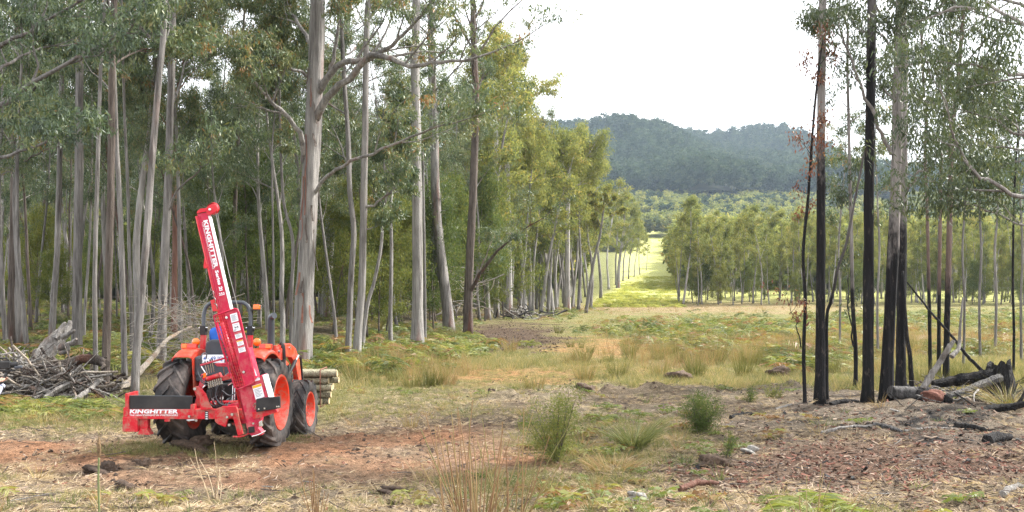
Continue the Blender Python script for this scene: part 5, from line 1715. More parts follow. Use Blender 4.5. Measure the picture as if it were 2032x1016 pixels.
# roll bar
RY = .22
pl, pr_ = TL(397.5, 700, RY), TL(493, 700, RY)
top = TL(445, 596, RY)[2] - .03
pa = [(pl[0], RY, 1.50), (pl[0], RY, top - .22), (pl[0] + .03, RY, top - .10), (pl[0] + .11, RY, top - .02), (pl[0] + .2, RY, top), (pr_[0] - .2, RY, top), (pr_[0] - .11, RY, top - .02), (pr_[0] - .03, RY, top - .10), (pr_[0], RY, top - .22), (pr_[0], RY, 1.50)]
q = smooth_path(pa, 48)
q = np.array([pa[0], pa[1]] + list(smooth_path(pa[1:-1], 40)) + [pa[-1]])
rb = MB(); rb.tube(q, .034, 10)
rops = rb.build('roll_bar', M['grey_steel'], trac, smooth='auto')
for p in (pl, pr_):
    hz_ = TL(0, 656, RY)[2]
    mb = MB().box((p[0], RY, hz_), (.10, .10, .16)); mb.box((p[0] + .055, RY, hz_ + .03), (.03, .05, .09)); mb.build('hinge', M['black'], rops, bevel=.008)
    MB().tube([(p[0] - .07, RY - .03, hz_ + .05), (p[0] + .09, RY - .03, hz_ + .05)], .012, 6).build('hinge_pin', M['chrome'], rops)
    MB().box((p[0], RY, hz_ - .30), (.085, .07, .46)).build('roll_bar_bracket', M['red'], rops, bevel=.008)


def box_part(name, c, s, mat, parent=trac, bevel=.008, R=None):
    return MB().box(c, s, R).build(name, M[mat], parent, bevel=bevel)


# lights
for sx, cx_, cr_ in ((-1, 370, 383), (1, 525, 507)):
    a = TL(cx_, 687.5, -.05)
    lp = box_part('tail_lamp', a, (.27 if sx < 0 else .21, .09, .085), 'redlens', bevel=.012)
    box_part('lamp_lens', a + [(-.075 if sx < 0 else .05), -.012, 0], (.09, .09, .075), 'amber', lp, .01)
    c = TL(cr_, 679, .0)
    MB().lathe([(-.055, .002), (-.05, .035), (-.02, .066), (.0, .07), (.03, .06), (.04, .002)], c, 'y', 18).build('indicator_lamp', M['amber'], trac, smooth='auto')
    MB().tube([c - [0, 0, .05], c + [sx * -.04, .02, -.13]], .012, 6).build('lamp_stalk', M['black'], trac)
bc = TL(505, 609, RY)
box_part('beacon_lamp', bc, (.11, .09, .085), 'amber', bevel=.014)
MB().box(bc - [0.01, 0, .052], (.17, .1, .012)).tube([bc + [-.07, 0, -.05], bc + [-.075, 0, -.65]], .01, 5).build('beacon_bracket', M['black'], trac)
# plate
pc = TL(419, 712.5, -.42)
plate = box_part('number_plate', pc, (.375, .012, .135), 'decal', bevel=.004)
# exhaust stack with turned top
ex = TL(534, 690, 1.15); et = TL(534, 640, 1.15)
q = [(ex[0], 1.15, ex[2] - .35), (ex[0], 1.15, et[2]), (ex[0] + .005, 1.13, et[2] + .07), (ex[0] + .035, 1.10, et[2] + .11), (ex[0] + .09, 1.06, et[2] + .125)]
mb = MB(); mb.tube(np.array([q[0], q[1]] + list(smooth_path(q[1:], 12))[1:]), .058, 14); es = mb.build('exhaust_stack', M['grey_steel'], trac, smooth='auto')
MB().lathe([(0, .062), (.25, .068), (.26, .06)], (ex[0], 1.15, ex[2] - .3), 'z', 14).build('muffler', M['black'], es, smooth='auto')


# loader
def loader_arm(x, nm='loader_arm'):
    o = [(1.15, 1.50), (1.16, 1.66), (1.55, 1.74), (2.0, 1.75), (2.35, 1.66), (2.62, 1.44), (2.78, 1.1), (2.98, .62), (2.84, .56), (2.58, 1.06), (2.40, 1.32), (2.1, 1.48), (1.6, 1.5)]
    a = prof_box(nm, o, x - .05, x + .05, 'orange', .015)
    return a


for x in (.47, -.55):
    la = loader_arm(x)
    box_part('pivot_block', (x - .07, 1.2, 1.58), (.2, .12, .26), 'orange', la, .012)
    prof_box('loader_tower', [(1.28, .7), (1.2, 1.5), (1.34, 1.66), (1.5, 1.5), (1.55, .7)], x - .12, x + .08, 'orange', .012)
    MB().tube([(x + .09, 1.45, 1.0), (x + .09, 2.2, 1.42)], .035, 10).build('lift_cylinder', M['black'], la, smooth='auto')
    MB().tube([(x + .09, 2.1, 1.36), (x + .09, 2.4, 1.52)], .018, 8).build('cylinder_rod', M['chrome'], la)
    for yy, zz in ((1.22, 1.6), (2.5, 1.5), (2.9, .66), (1.9, 1.66)):
        MB().lathe([(-.075, .028), (.075, .028), (.076, .001)], (x, yy, zz), 'x', 10).build('pivot_pin', M['chrome'], la)
    for k_ in range(3):
        h0 = np.array([x - .02 + .02 * k_, 1.5, 1.70 - .02 * k_])
        MB().tube(smooth_path([h0, h0 + [.07, -.1, .06], h0 + [.10, -.12, -.15], h0 + [.09, -.05, -.5], h0 + [.05, .1, -.75]], 14), .02, 6).build('hose', M['black_rubber'], la, smooth=True)
    MB().tube([(x + .06, 2.66, 1.5), (x + .06, 2.80, 1.1), (x + .06, 3.0, .66)], .022, 6).build('tilt_rod', M['black'], la)
box_part('loader_crossbeam', (-.04, 2.62, .98), (1.0, .1, .1), 'orange')
fk = prof_box('fork_carriage', [(3.05, .30), (3.05, .95), (3.13, .95), (3.13, .30)], -.75, .72, 'black', .01)
for x in (-.4, .35):
    MB().box((x, 3.75, .27), (.12, 1.3, .045)).build('fork_tine', M['black'], fk, bevel=.006)
# side steps and bolts showing on the loader frame
box_part('side_frame', (.36, 1.5, .75), (.14, 1.1, .22), 'orange')
box_part('side_frame', (-.44, 1.5, .75), (.14, 1.1, .22), 'orange')

# lettering ---------------------------------------------------------------
def lettering(name, s, origin, u, v, W_, H_, mat, parent, off, bold=.02, shear=0.0, thick=.002, squash=None):
    """Flat letters: origin lower left, u along the line, v up the letters."""
    cu = bpy.data.curves.new('letters', 'FONT'); cu.body = s; cu.size = 1.0; cu.shear = shear; cu.offset = bold; cu.space_character = 1.05
    cu.resolution_u = 2
    to = bpy.data.objects.new('letters', cu); C.objects.link(to)
    dg = bpy.context.evaluated_depsgraph_get(); dg.update()
    me0 = bpy.data.meshes.new_from_object(to.evaluated_get(dg))
    bpy.data.objects.remove(to); bpy.data.curves.remove(cu)
    V = np.zeros(len(me0.vertices) * 3); me0.vertices.foreach_get('co', V); V = V.reshape(-1, 3)
    F = [tuple(p.vertices) for p in me0.polygons]
    bpy.data.meshes.remove(me0)
    lo, hi = V.min(0), V.max(0)
    a = (V[:, 0] - lo[0]) / (hi[0] - lo[0]) * W_; b = (V[:, 1] - lo[1]) / (hi[1] - lo[1]) * H_
    u = np.asarray(u, float) / np.linalg.norm(u); v = np.asarray(v, float) / np.linalg.norm(v)
    X = np.asarray(origin, float) + a[:, None] * u + b[:, None] * v
    if off is not None: X = X - np.asarray(off)
    me = new_mesh(name, X, F); me.materials.append(M[mat])
    o = bpy.data.objects.new(name, me); C.objects.link(o); o.parent = parent
    return o


lettering('plate_number', '4 · 49 IQ', pc + [-.165, -.0085, -.04], (1, 0, 0), (0, 0, 1), .33, .08, 'blue_print', plate, None, .012)

# ------------------------------------------------------------------ post driver on the three-point linkage
DL = np.array([-5.1, 15.05, 0.0])
drv = thing('post_driver', 'crimson hydraulic post driver with tall leaning mast mounted behind the tractor', 'post driver', DL)


def dp(name, poly, Y, depth, mat, bevel=.006, parent=None):
    return MB().prism(poly, Y, depth).build(name, M[mat], parent or drv, DL, bevel=bevel)


def dtube(name, pts, r, mat, k=8, parent=None, n=None):
    q = smooth_path([P(a, b, c) for a, b, c in pts], n or len(pts) * 5) if len(pts) > 2 else [P(*p) for p in pts]
    return MB().tube(q, r, k).build(name, M[mat], parent or drv, DL, smooth='auto')


def bolt(px, py, Y, r=.022, parent=None, mat='chrome'):
    return MB().lathe([(-.02, .001), (-.02, r), (.02, r)], P(px, py, Y), 'y', 8).build('bolt', M[mat], parent or drv, DL)


beam = dp('main_beam', [(247, 812), (492, 812), (492, 832), (247, 832)], 14.95, .15, 'red', .01)
O = P(257, 820.6, 14.947)
lettering('brand_lettering', 'KiNGHITTER', O, (1, 0, 0), (0, 0, 1), (353 - 257) / FPX * 14.95, 8.3 / FPX * 14.95, 'decal', beam, DL, .05, .12)
lettering('slogan_lettering', 'THE HEAVYWEIGHT IN POSTDRIVERS', P(257, 825.6, 14.947), (1, 0, 0), (0, 0, 1), (353 - 257) / FPX * 14.95, 3.3 / FPX * 14.95, 'decal', beam, DL, .02, .12)
# trough lined with black rubber
dp('trough_front', [(255, 785.5), (382, 786.5), (380, 812), (255, 812)], 14.97, .02, 'black_rubber', .005)
dp('trough_back', [(257, 786), (380, 786.5), (380, 808), (257, 808)], 15.32, .02, 'black_rubber', .005)
dp('trough_floor', [(257, 806), (380, 806), (380, 810), (257, 810)], 14.99, .33, 'black_rubber', 0)
dtube('trough_rim', [(256, 785.2, 14.975), (381, 786.2, 14.975)], .007, 'grey_steel')
dp('end_post', [(248, 781), (255, 781), (255, 827), (244.5, 827), (244.5, 809), (248, 808)], 14.94, .4, 'red', .006)
dp('inner_post', [(378, 803), (386, 802), (386, 827), (377, 827)], 14.935, .1, 'red', .006)
dp('end_box', [(243, 827.5), (273, 827.5), (273, 857.5), (242.5, 857)], 14.92, .32, 'red', .01)
leg = dp('stabiliser_leg', [(276, 829), (293, 829), (293, 852), (276, 852)], 15.0, .12, 'red', .006)
dp('foot_plate', [(278, 851), (291, 851), (298, 863), (272, 862.5)], 14.93, .16, 'red', .004, leg)
bolt(282.5, 853, 14.96, .015, leg, 'white')
dp('lug', [(326, 829), (337, 829), (337, 837), (326, 837)], 14.96, .06, 'red')
# centre bracket and pump linkage
br = dp('centre_bracket', [(384, 772), (388, 767), (394, 767), (403, 775), (409, 782), (415, 800), (422, 812), (398, 814), (396, 790), (385, 775)], 14.9, .03, 'red', .006)
dp('centre_bracket', [(384, 772), (388, 767), (394, 767), (403, 775), (409, 782), (415, 800), (422, 812), (386, 814), (390, 790), (385, 775)], 15.12, .03, 'red', .006)
bolt(387, 771.5, 14.9, .024, br); bolt(401, 782, 14.9, .018, br, 'red')
dp('link_arm', [(383, 812), (390, 785), (399, 742), (407, 744), (399, 785), (392, 812)], 15.2, .05, 'crimson', .008)
for a, b in ((376, 826), (376, 834), (390, 834)):
    bolt(a, b, 14.93, .02)
dtube('pin', [(371, 834, 14.9), (386, 833.5, 14.9)], .012, 'chrome')
sc_ = dp('scale_decal', [(406.5, 816), (413.5, 816), (413.5, 833), (406.5, 833)], 14.946, .003, 'print_dark', 0, beam)
for k_ in range(4):
    dp('scale_mark', [(408, 818 + 4 * k_), (412, 818 + 4 * k_), (412, 820 + 4 * k_), (408, 820 + 4 * k_)], 14.9445, .002, 'decal', 0, sc_)
# right-hand cranked arm and skid
arm = dp('cranked_arm', [(426, 812), (440, 807), (468, 806), (470, 812), (482, 862), (472, 866), (462, 828), (452, 832), (448, 848), (432, 842), (426, 836)], 14.88, .07, 'red', .008)
for a, b in ((451, 827.5), (455.5, 843), (461, 822)):
    bolt(a, b, 14.875, .022, arm)
dp('arm_brace', [(470, 830), (500, 824), (500, 838), (474, 842)], 14.98, .06, 'crimson', .006)
dtube('skid', [(462, 866.5, 14.85), (480, 866, 14.85), (494, 860, 14.9), (500, 857, 14.95)], .012, 'red')
dp('arm_top', [(440, 806), (470, 800), (496, 800), (496, 812), (440, 812)], 15.05, .1, 'crimson', .006)
dtube('cross_shaft', [(415, 800, 15.2), (500, 798, 15.2)], .035, 'red', 10)

# mast
YM = 14.72
mast = dp('mast', [(391, 424.5), (410.5, 421), (510, 846), (490, 851)], YM, .17, 'crimson', .006)


def mx(t, s):
    """Pixel on the mast face: t down its length (0 top, 1 foot), s across (0 left, 1 right)."""
    a = np.array([391, 424.5]) * (1 - t) + np.array([490, 851]) * t
    b = np.array([410.5, 421]) * (1 - t) + np.array([510, 846]) * t
    return a * (1 - s) + b * s


def on_mast(t, s, dy=0.0):
    a = mx(t, s)
    return P(a[0], a[1], YM + dy)


# light side flange, left ribs
f0, f1 = on_mast(.02, 1.0), on_mast(.73, 1.0)
nrm = np.array([1, 0, 0.235]); nrm /= np.linalg.norm(nrm)
fl = [f0 + nrm * .004, f0 + nrm * .02, f1 + nrm * .02, f1 + nrm * .004]
MB().solid(fl, (0, .125, 0)).build('mast_flange', M['white'], drv, DL, bevel=.003)
for s_ in (.02, .2):
    a, b = on_mast(.01, s_, -.004), on_mast(.97, s_, -.004)
    MB().tube([a, b], .008, 6).build('mast_rib', M['crimson'], mast, DL, smooth=True)
a, b = on_mast(.01, -.1, .02), on_mast(.9, -.1, .02)
MB().tube([a, b], .022, 6).build('mast_edge', M['red'], mast, DL, smooth=True)
U = on_mast(1, .5) - on_mast(0, .5); U /= np.linalg.norm(U)
Wd = on_mast(.5, 1) - on_mast(.5, 0); mw = np.linalg.norm(Wd); Wd /= mw
Ltot = np.linalg.norm(on_mast(1, .5) - on_mast(0, .5))
lettering('brand_lettering', 'KINGHITTER', on_mast(.035, .44, -.003), U, Wd, Ltot * .222, mw * .44, 'decal', mast, DL, .05)
lettering('slogan_lettering', 'THE HEAVYWEIGHT IN POSTDRIVERS', on_mast(.04, .27, -.003), U, Wd, Ltot * .22, mw * .13, 'decal', mast, DL, .02)
lettering('series_lettering', 'Series 2i', on_mast(.268, .44, -.003), U, Wd, Ltot * .095, mw * .36, 'decal', mast, DL, .05)
lettering('model_lettering', '350', on_mast(.385, .32, -.003), Wd, -U, mw * .55, Ltot * .014, 'decal', mast, DL, .03)
# sheave head
hd = MB().prism([(390, 424), (391, 419), (397, 414), (402, 413.5), (408, 413), (414, 408), (420, 405), (425, 404.5), (429, 407), (431, 412), (430.5, 418), (426, 422), (416, 427), (411, 427), (409, 420), (403, 421)], YM - .02, .03)
head = hd.build('mast_head', M['red'], drv, DL, bevel=.005)
MB().prism([(390, 424), (391, 419), (397, 414), (402, 413.5), (408, 413), (414, 408), (420, 405), (425, 404.5), (429, 407), (431, 412), (430.5, 418), (426, 422), (416, 427), (411, 427), (409, 420), (403, 421)], YM + .13, .03).build('head_plate', M['red'], head, DL, bevel=.005)
MB().lathe([(-.02, .085), (.02, .085), (.03, .095), (.035, .095), (.035, .001)], P(422, 413.5, YM + .07), 'y', 24).build('sheave', M['red'], head, DL, smooth='auto')
bolt(416.5, 415.5, YM - .03, .018, head, 'decal')
MB().tube([P(427.5, 420, YM + .07), P(455, 545, YM + .03), P(506, 742, YM + .0)], .006, 5).build('hoist_cable', M['steel_wire'], drv, DL)
MB().tube([P(503, 732, YM), P(508, 746, YM)], .018, 8).build('cable_socket', M['chrome'], drv, DL)
# bracket on the left edge and hydraulic stubs
dp('guide_bracket', [(405, 513), (412, 509), (414, 525), (404, 532), (404, 525)], YM + .02, .08, 'red', .004)
dp('guide_bracket', [(403.5, 526), (415, 523), (416, 530), (405, 533)], YM + .0, .1, 'red', .004)
for k_ in range(3):
    c = mx(.36 + .03 * k_, -.16)
    dtube('grease_line', [(c[0] - 5, c[1] - 3, YM), (c[0], c[1], YM - .01), (c[0] + 2, c[1] + 9, YM)], .007, 'chrome', 5)
dp('side_plate', [(417, 596), (432, 592), (437, 617), (422, 618)], YM + .0, .12, 'red', .005)

# lower mast, guard and hammer block
dp('lower_mast', [(462, 700), (493, 690), (521, 800), (511, 858), (496, 862), (478, 790)], YM - .03, .24, 'crimson', .008)
YG = YM - .10
guard = dp('guard_panel', [(446, 619), (466, 612.5), (471, 614), (474, 620), (506, 752), (500, 760), (484, 766), (478, 745), (446, 622)], YG, .02, 'crimson', .006)
fr = [(424, 627), (444, 620), (466, 612.5), (471, 614), (474, 620), (506, 753), (502, 760), (472, 773), (466, 769), (440, 690), (424, 627)]
MB().tube([P(a, b, YG - .005) for a, b in fr], .012, 6, cap=False).build('guard_frame', M['crimson'], guard, DL, smooth=True)
mb = MB()
for i in range(6):
    t = i / 5
    mb.tube([P(424 + 22 * t, 627 - 6 * t, YG), P(466 + 20 * t, 769 - 4 * t, YG)], .0045, 4)
for i in range(24):
    t = (i + .5) / 24
    mb.tube([P(424 + 42 * t, 627 + 142 * t, YG), P(446 + 40 * t, 620.5 + 145 * t, YG)], .0045, 4)
mb.build('guard_mesh', M['red'], guard, DL)['kind'] = 'stuff'
mb = MB(); mb.tube([P(430, 640, YG - .01), P(448, 690, YG - .01), P(470, 752, YG - .01)], .014, 6); mb.tube([P(440, 640, YG + .04), P(478, 760, YG + .04)], .03, 6)
mb.build('guard_rail', M['crimson'], guard, DL, smooth=True)


def sticker(corners, parent, Y, head_mat=None, lines=5, arrow=False):
    """Warning label: corners clockwise from top left in photograph pixels."""
    s = MB().prism(corners, Y, .002).build('warning_label', M['decal'], parent, DL)
    c = np.array(corners, float)

    def at_(u, v): return (c[0] * (1 - u) + c[1] * u) * (1 - v) + (c[3] * (1 - u) + c[2] * u) * v

    def quad(u0, v0, u1, v1, m, nm):
        MB().prism([tuple(at_(u0, v0)), tuple(at_(u1, v0)), tuple(at_(u1, v1)), tuple(at_(u0, v1))], Y - .002, .002).build(nm, M[m], s, DL)
    if head_mat:
        quad(.02, .02, .98, .2, head_mat, 'label_heading')
    if arrow:
        quad(.3, .46, .7, .54, 'print_dark', 'arrow_mark'); quad(.25, .38, .34, .62, 'print_dark', 'arrow_mark'); quad(.66, .38, .75, .62, 'print_dark', 'arrow_mark')
    mb = MB(); k0 = .3 if head_mat else .15
    for i in range(lines):
        v0 = k0 + (.9 - k0) * i / lines
        if arrow and .3 < v0 < .65: continue
        mb.prism([tuple(at_(.12, v0)), tuple(at_(.85 - .2 * (i % 2), v0)), tuple(at_(.85 - .2 * (i % 2), v0 + .05)), tuple(at_(.12, v0 + .05))], Y - .002, .002)
    if mb.n: mb.build('label_text', M['print'], s, DL)['kind'] = 'stuff'


YS = YG - .003
sticker([(456, 624), (470, 620), (473.6, 636.5), (459.5, 640.5)], guard, YS, None, 7)
sticker([(460.5, 643), (474, 639.5), (478, 655), (464, 659)], guard, YS, None, 4, True)
sticker([(465, 662), (478.5, 658), (481.5, 669), (468, 673)], guard, YS, 'red', 4)
sticker([(469, 677), (481.5, 673.5), (484.5, 683.5), (472, 687)], guard, YS, 'yellow', 4)
sticker([(471.5, 689), (485, 685), (488, 697), (474.5, 700.5)], guard, YS, 'red', 4)
hb_ = dp('hammer_block', [(497, 757), (519, 744), (532, 790), (531, 798), (507, 803)], YM - .06, .3, 'crimson', .008)
w0, w1 = P(520, 745, YM - .06), P(533, 792, YM - .06)
MB().solid([w0 + [.004, 0, 0], w0 + [.02, 0, 0], w1 + [.02, 0, 0], w1 + [.004, 0, 0]], (0, .28, 0)).build('hammer_side', M['white'], hb_, DL, bevel=.003)
sticker([(500, 766), (518, 760.5), (525, 787), (507.5, 793.5)], hb_, YM - .065, 'yellow', 6)
sticker([(505, 751), (515, 748), (516, 754), (506, 757)], hb_, YM - .065, 'print_dark', 0)
rp = dp('rubber_flap', [(508, 792), (522, 789), (555, 787), (556, 809), (548, 812), (508, 818)], YM - .12, .05, 'black_rubber', .008)
for a, b in ((514, 811.5), (525.5, 810), (550, 806.5), (553.5, 806.5)):
    bolt(a, b, YM - .125, .014, rp)
dp('flap_bracket', [(500, 818), (548, 812), (550, 818), (520, 828), (502, 832)], YM - .06, .1, 'red', .006)
dp('mast_foot', [(492, 846), (506, 842), (520, 858), (519, 864), (500, 866), (491, 858)], YM - .05, .16, 'crimson', .006)
dp('foot_block', [(492, 848), (504, 846), (505, 858), (493, 860)], YM - .07, .05, 'black', .004)
dtube('foot_skid', [(500, 866, YM - .1), (514, 862, YM - .1), (527, 855, YM - .05)], .011, 'chrome')
dp('coupling', [(513, 838), (519, 834), (521, 846), (514, 848)], YM - .1, .06, 'chrome', .006)
bolt(503, 840, YM - .09, .018); bolt(484, 738, YG - .02, .02, guard); bolt(465, 656, YG - .02, .014, guard); bolt(450, 630, YG - .02, .02, guard)
dtube('shackle', [(503, 806, YM - .09), (506, 800, YM - .12), (508, 806, YM - .1), (506, 812, YM - .08)], .008, 'chrome', 6)

# control bank: red rail, levers, valve block and hoses
dp('lever_rail', [(396.5, 723), (445, 709), (446, 712.5), (397, 727)], 14.86, .05, 'crimson', .006)
dp('lever_shelf', [(425, 722), (456, 720), (462, 724), (456, 728), (430, 727)], 14.9, .12, 'crimson', .006)
for k_, (x0, y0, x1, y1) in enumerate([(407, 723, 412, 743), (412, 722, 416, 741), (417, 719, 420, 739), (421, 718, 425, 738), (398, 726, 410, 744), (443, 726, 446, 746)]):
    mb = MB().tube([P(x0, y0, 14.92), P(x1, y1, 14.95)], .009 if k_ != 4 else .011, 6)
    lv = mb.build('lever', M['chrome'], drv, DL)
    MB().lathe([(-.03, .012), (.03, .012)], P(x0, y0 - 2, 14.92), 'z', 8).build('lever_knob', M['black'], lv, DL)
dp('valve_block', [(409, 748), (433, 740), (437, 748), (456, 742), (458, 752), (437, 757), (412, 757)], 14.93, .14, 'red', .012)
dtube('valve_cylinder', [(410, 752, 14.9), (435, 745, 14.9)], .035, 'red', 10)
dp('valve_tag', [(402, 742), (408, 739), (409, 748), (403, 751)], 14.9, .02, 'amber', .003)
for k_ in range(7):
    x0 = 413 + 4.2 * k_; y0 = 757 - 1.3 * k_
    f_ = dtube('hose_fitting', [(x0, y0, 14.92), (x0 + 2, y0 + 13, 14.93)], .014, 'chrome', 7)
    pts = [(x0 + 2, y0 + 12, 14.93), (x0 + 4 + 2 * (k_ % 3), y0 + 28, 14.98), (x0 + 1 - 3 * (k_ % 2), y0 + 44, 15.05), (x0 + 10 + 4 * (k_ % 3), 806 + 2 * (k_ % 2), 15.1), (x0 + 28, 800 - 3 * k_, 15.3)]
    dtube('hose', pts, .011 + .004 * (k_ % 2), 'black_rubber' if k_ % 3 else 'grey_steel', 6, n=22)
for pts in ([(401, 718, 14.9), (399, 708, 14.9), (404, 701, 14.95), (410, 703, 15), (409, 712, 15)], [(403, 745, 14.9), (398, 755, 14.9), (410, 764, 14.92), (425, 766, 15)],
            [(440, 775, 14.95), (455, 785, 15.0), (468, 778, 15.05), (474, 768, 15.1)], [(432, 765, 14.9), (428, 785, 14.9), (436, 800, 14.9), (452, 805, 14.95)],
            [(445, 770, 15), (440, 782, 15), (430, 786, 15.05)], [(396, 712, 15.1), (392, 735, 15.15), (402, 755, 15.1), (420, 762, 15.1)]):
    dtube('hose', pts, .010, 'plastic_grey', 6, n=18)
for pts in ([(421, 790, 15.0), (428, 802, 14.95)], [(447, 745, 14.95), (457, 738, 15.0)], [(452, 764, 14.95), (462, 758, 15)], [(408, 764, 14.93), (400, 772, 14.95)], [(462, 795, 15.1), (463, 765, 15.15)], [(466, 795, 15.1), (467, 765, 15.15)]):
    dtube('fitting', pts, .013, 'chrome', 6)
# three-point linkage back to the tractor
for a in (400, 478):
    dtube('lower_link', [(a, 818, 15.05), (a + 4, 822, 15.9)], .03, 'black', 8)
dtube('top_link', [(440, 790, 15.1), (443, 782, 15.9)], .03, 'chrome', 8)
dp('hydraulic_tank', [(420, 764), (478, 760), (478, 806), (424, 810)], 15.36, .3, 'black', .02)
dtube('drive_shaft', [(445, 806, 15.2), (446, 800, 15.9)], .045, 'black', 10)

# ------------------------------------------------------------------ strapped posts on the loader forks
GP = 'strapped round posts'
M['post_a'] = mat_bark('weathered_pine_post', (0.26, 0.24, 0.15), (0.43, 0.40, 0.28), (0.30, 0.20, 0.11), .4, scale=1.2)
M['post_end'] = mat_plain('sawn_post_end', (0.42, 0.33, 0.19), .9, var=.3, scale=20)
rg = np.random.default_rng(5)
rowsp = [(742, 4, 664), (756, 4, 660), (770, 4, 656), (784, 3, 652), (797, 3, 650)]
PLAB = ['round pine post in the %s layer of the strapped bundle on the loader' % w for w in ('top', 'second', 'third', 'fourth', 'bottom')]
rP = .068
post_me = None
for ri, (py, nn, pxr) in enumerate(rowsp):
    for j in range(nn):
        Yp = 19.75 + j * .142 + .071 * (ri % 2)
        zc = CAM_H + (HORIZON - py) / FPX * 19.75
        xr = (pxr - CX) / FPX * 19.75 + rg.uniform(-.14, .1)
        if post_me is None:
            V, F = tube([(-2.0 + .25 * i, 0, 0) for i in range(9)], rP, 16, False, .012, rg)
            post_me = new_mesh('timber_post', V, F); post_me.materials.append(M['post_a'])
            post_me.polygons.foreach_set('use_smooth', [True] * len(post_me.polygons))
            end_me = new_mesh('sawn_end', MB().lathe([(-.001, .001), (.004, rP * .94), (-.012, rP * .985)], (0, 0, 0), 'x', 16).v[0], MB().lathe([(-.001, .001), (.004, rP * .94), (-.012, rP * .985)], (0, 0, 0), 'x', 16).f)
            end_me.materials.append(M['post_end'])
        o = bpy.data.objects.new('timber_post', post_me); C.objects.link(o)
        s = rg.uniform(.93, 1.06)
        o.location = (xr, Yp, zc); o.rotation_euler = (rg.uniform(0, 6.28), 0, math.radians(-3)); o.scale = (1, s, s)
        tag(o, PLAB[ri], 'post', GP)
        for xx in (0, ):
            e = bpy.data.objects.new('sawn_end', end_me); C.objects.link(e); e.parent = o
for k_, pxs in enumerate((637, 560)):
    xs = (pxs - CX) / FPX * 19.75
    z0, z1 = CAM_H + (HORIZON - 806) / FPX * 19.75, CAM_H + (HORIZON - 733) / FPX * 19.75
    lp = [(xs, 19.66, z1), (xs, 20.36, z1), (xs, 20.2, z0 - .01), (xs, 19.68, z0 - .01)]
    mb = MB()
    for i in range(4):
        a, b = np.array(lp[i]), np.array(lp[(i + 1) % 4])
        mb.tube([a, b], .012, 5)
    o = mb.build('bundle_strap', mat_plain('rusty_strap', (.20, .09, .06), .7, var=.3), None, np.array([xs, 19.7, z0])); o.location = (xs, 19.7, z0)
    tag(o, ['rusty strap near the right ends of the bundled posts', 'rusty strap round the bundled posts behind the loader arm'][k_], 'strap')

# ------------------------------------------------------------------ people
def skin_body(name, verts, edges, radii, mat, root_i, parent=None, off=(0, 0, 0), sub=2):
    me = bpy.data.meshes.new(name)
    me.from_pydata([tuple(np.asarray(v, float) - np.asarray(off)) for v in verts], edges, [])
    o = bpy.data.objects.new(name, me); C.objects.link(o)
    if parent is not None: o.parent = parent
    sk = o.modifiers.new('skin', 'SKIN'); sk.use_smooth_shade = True
    lay = me.skin_vertices[0].data
    for i, r in enumerate(radii):
        lay[i].radius = r if isinstance(r, tuple) else (r, r)
        lay[i].use_root = (i == root_i)
    ss = o.modifiers.new('sub', 'SUBSURF'); ss.levels = ss.render_levels = sub
    me.materials.append(mat)
    return o


M['skin'] = mat_plain('skin', (0.52, 0.30, 0.22), .5, var=.12, scale=9)
M['hair'] = mat_plain('dark_hair', (0.035, 0.025, 0.02), .6, var=.3, scale=40)
M['blue_shirt'] = mat_plain('blue_work_shirt', (0.02, 0.10, 0.42), .8, var=.15, scale=5)
M['jeans'] = mat_plain('dark_trousers', (0.03, 0.035, 0.05), .85, var=.2, scale=8)
M['boot'] = mat_plain('brown_boots', (0.06, 0.04, 0.028), .7, var=.2, scale=10)
# checked shirt
m, n, l, b = nodes_of('blue_white_checked_shirt')
tc = n.new('ShaderNodeTexCoord')
ck = n.new('ShaderNodeTexChecker'); ck.inputs['Scale'].default_value = 85
ck.inputs['Color1'].default_value = (.62, .64, .70, 1); ck.inputs['Color2'].default_value = (.07, .09, .20, 1)
l.new(tc.outputs['Object'], ck.inputs['Vector']); l.new(ck.outputs[0], b.inputs['Base Color']); b.inputs['Roughness'].default_value = .85
M['check'] = m


def head(parent, c, fwd, r=.105, hair=True, off=(0, 0, 0), cap=None):
    """Head with face: eyes, nose, mouth, ears, hair."""
    fwd = np.asarray(fwd, float); fwd /= np.linalg.norm(fwd)
    rt = np.cross(fwd, UP); rt /= np.linalg.norm(rt); up = np.cross(rt, fwd)
    R = np.array([rt, fwd, up]).T
    c = np.asarray(c, float) - np.asarray(off)

    def ell(nm, p, s, mat, par):
        bm = bmesh.new(); bmesh.ops.create_uvsphere(bm, u_segments=18, v_segments=12, radius=1)
        V = np.array([v.co[:] for v in bm.verts]) * s
        if nm == 'head':
            V[:, 0] *= np.where(V[:, 2] < 0, 1 + V[:, 2] * 2.2, 1); V[:, 1] += np.where(V[:, 2] < 0, -V[:, 2] * .12, 0)
        V = V @ R.T + (c + R @ np.asarray(p, float))
        F = [[v.index for v in f.verts] for f in bm.faces]
        bm.free()
        o = bpy.data.objects.new(nm, new_mesh(nm, V, F)); C.objects.link(o); o.parent = par
        o.data.materials.append(mat); o.data.polygons.foreach_set('use_smooth', [True] * len(o.data.polygons))
        return o
    h = ell('head', (0, 0, 0), (r * .76, r * .95, r * 1.15), M['skin'], parent)
    for s in (-1, 1):
        ell('eye', (s * .032, r * .84, .01), (.013, .008, .009), M['print_dark'], h)
        ell('ear', (s * r * .77, -.005, -.005), (.012, .022, .034), M['skin'], h)
    ell('nose', (0, r * .98, -.02), (.014, .02, .024), M['skin'], h)
    ell('mouth', (0, r * .86, -.06), (.024, .008, .007), M['redlens'], h)
    if hair: ell('hair', (0, -.014, .03), (r * .82, r * .98, r * 1.02), M['hair'], h)
    if cap: ell('cap', (0, 0, .055), (r * .86, r * 1.03, r * .82), cap, h)
    return h


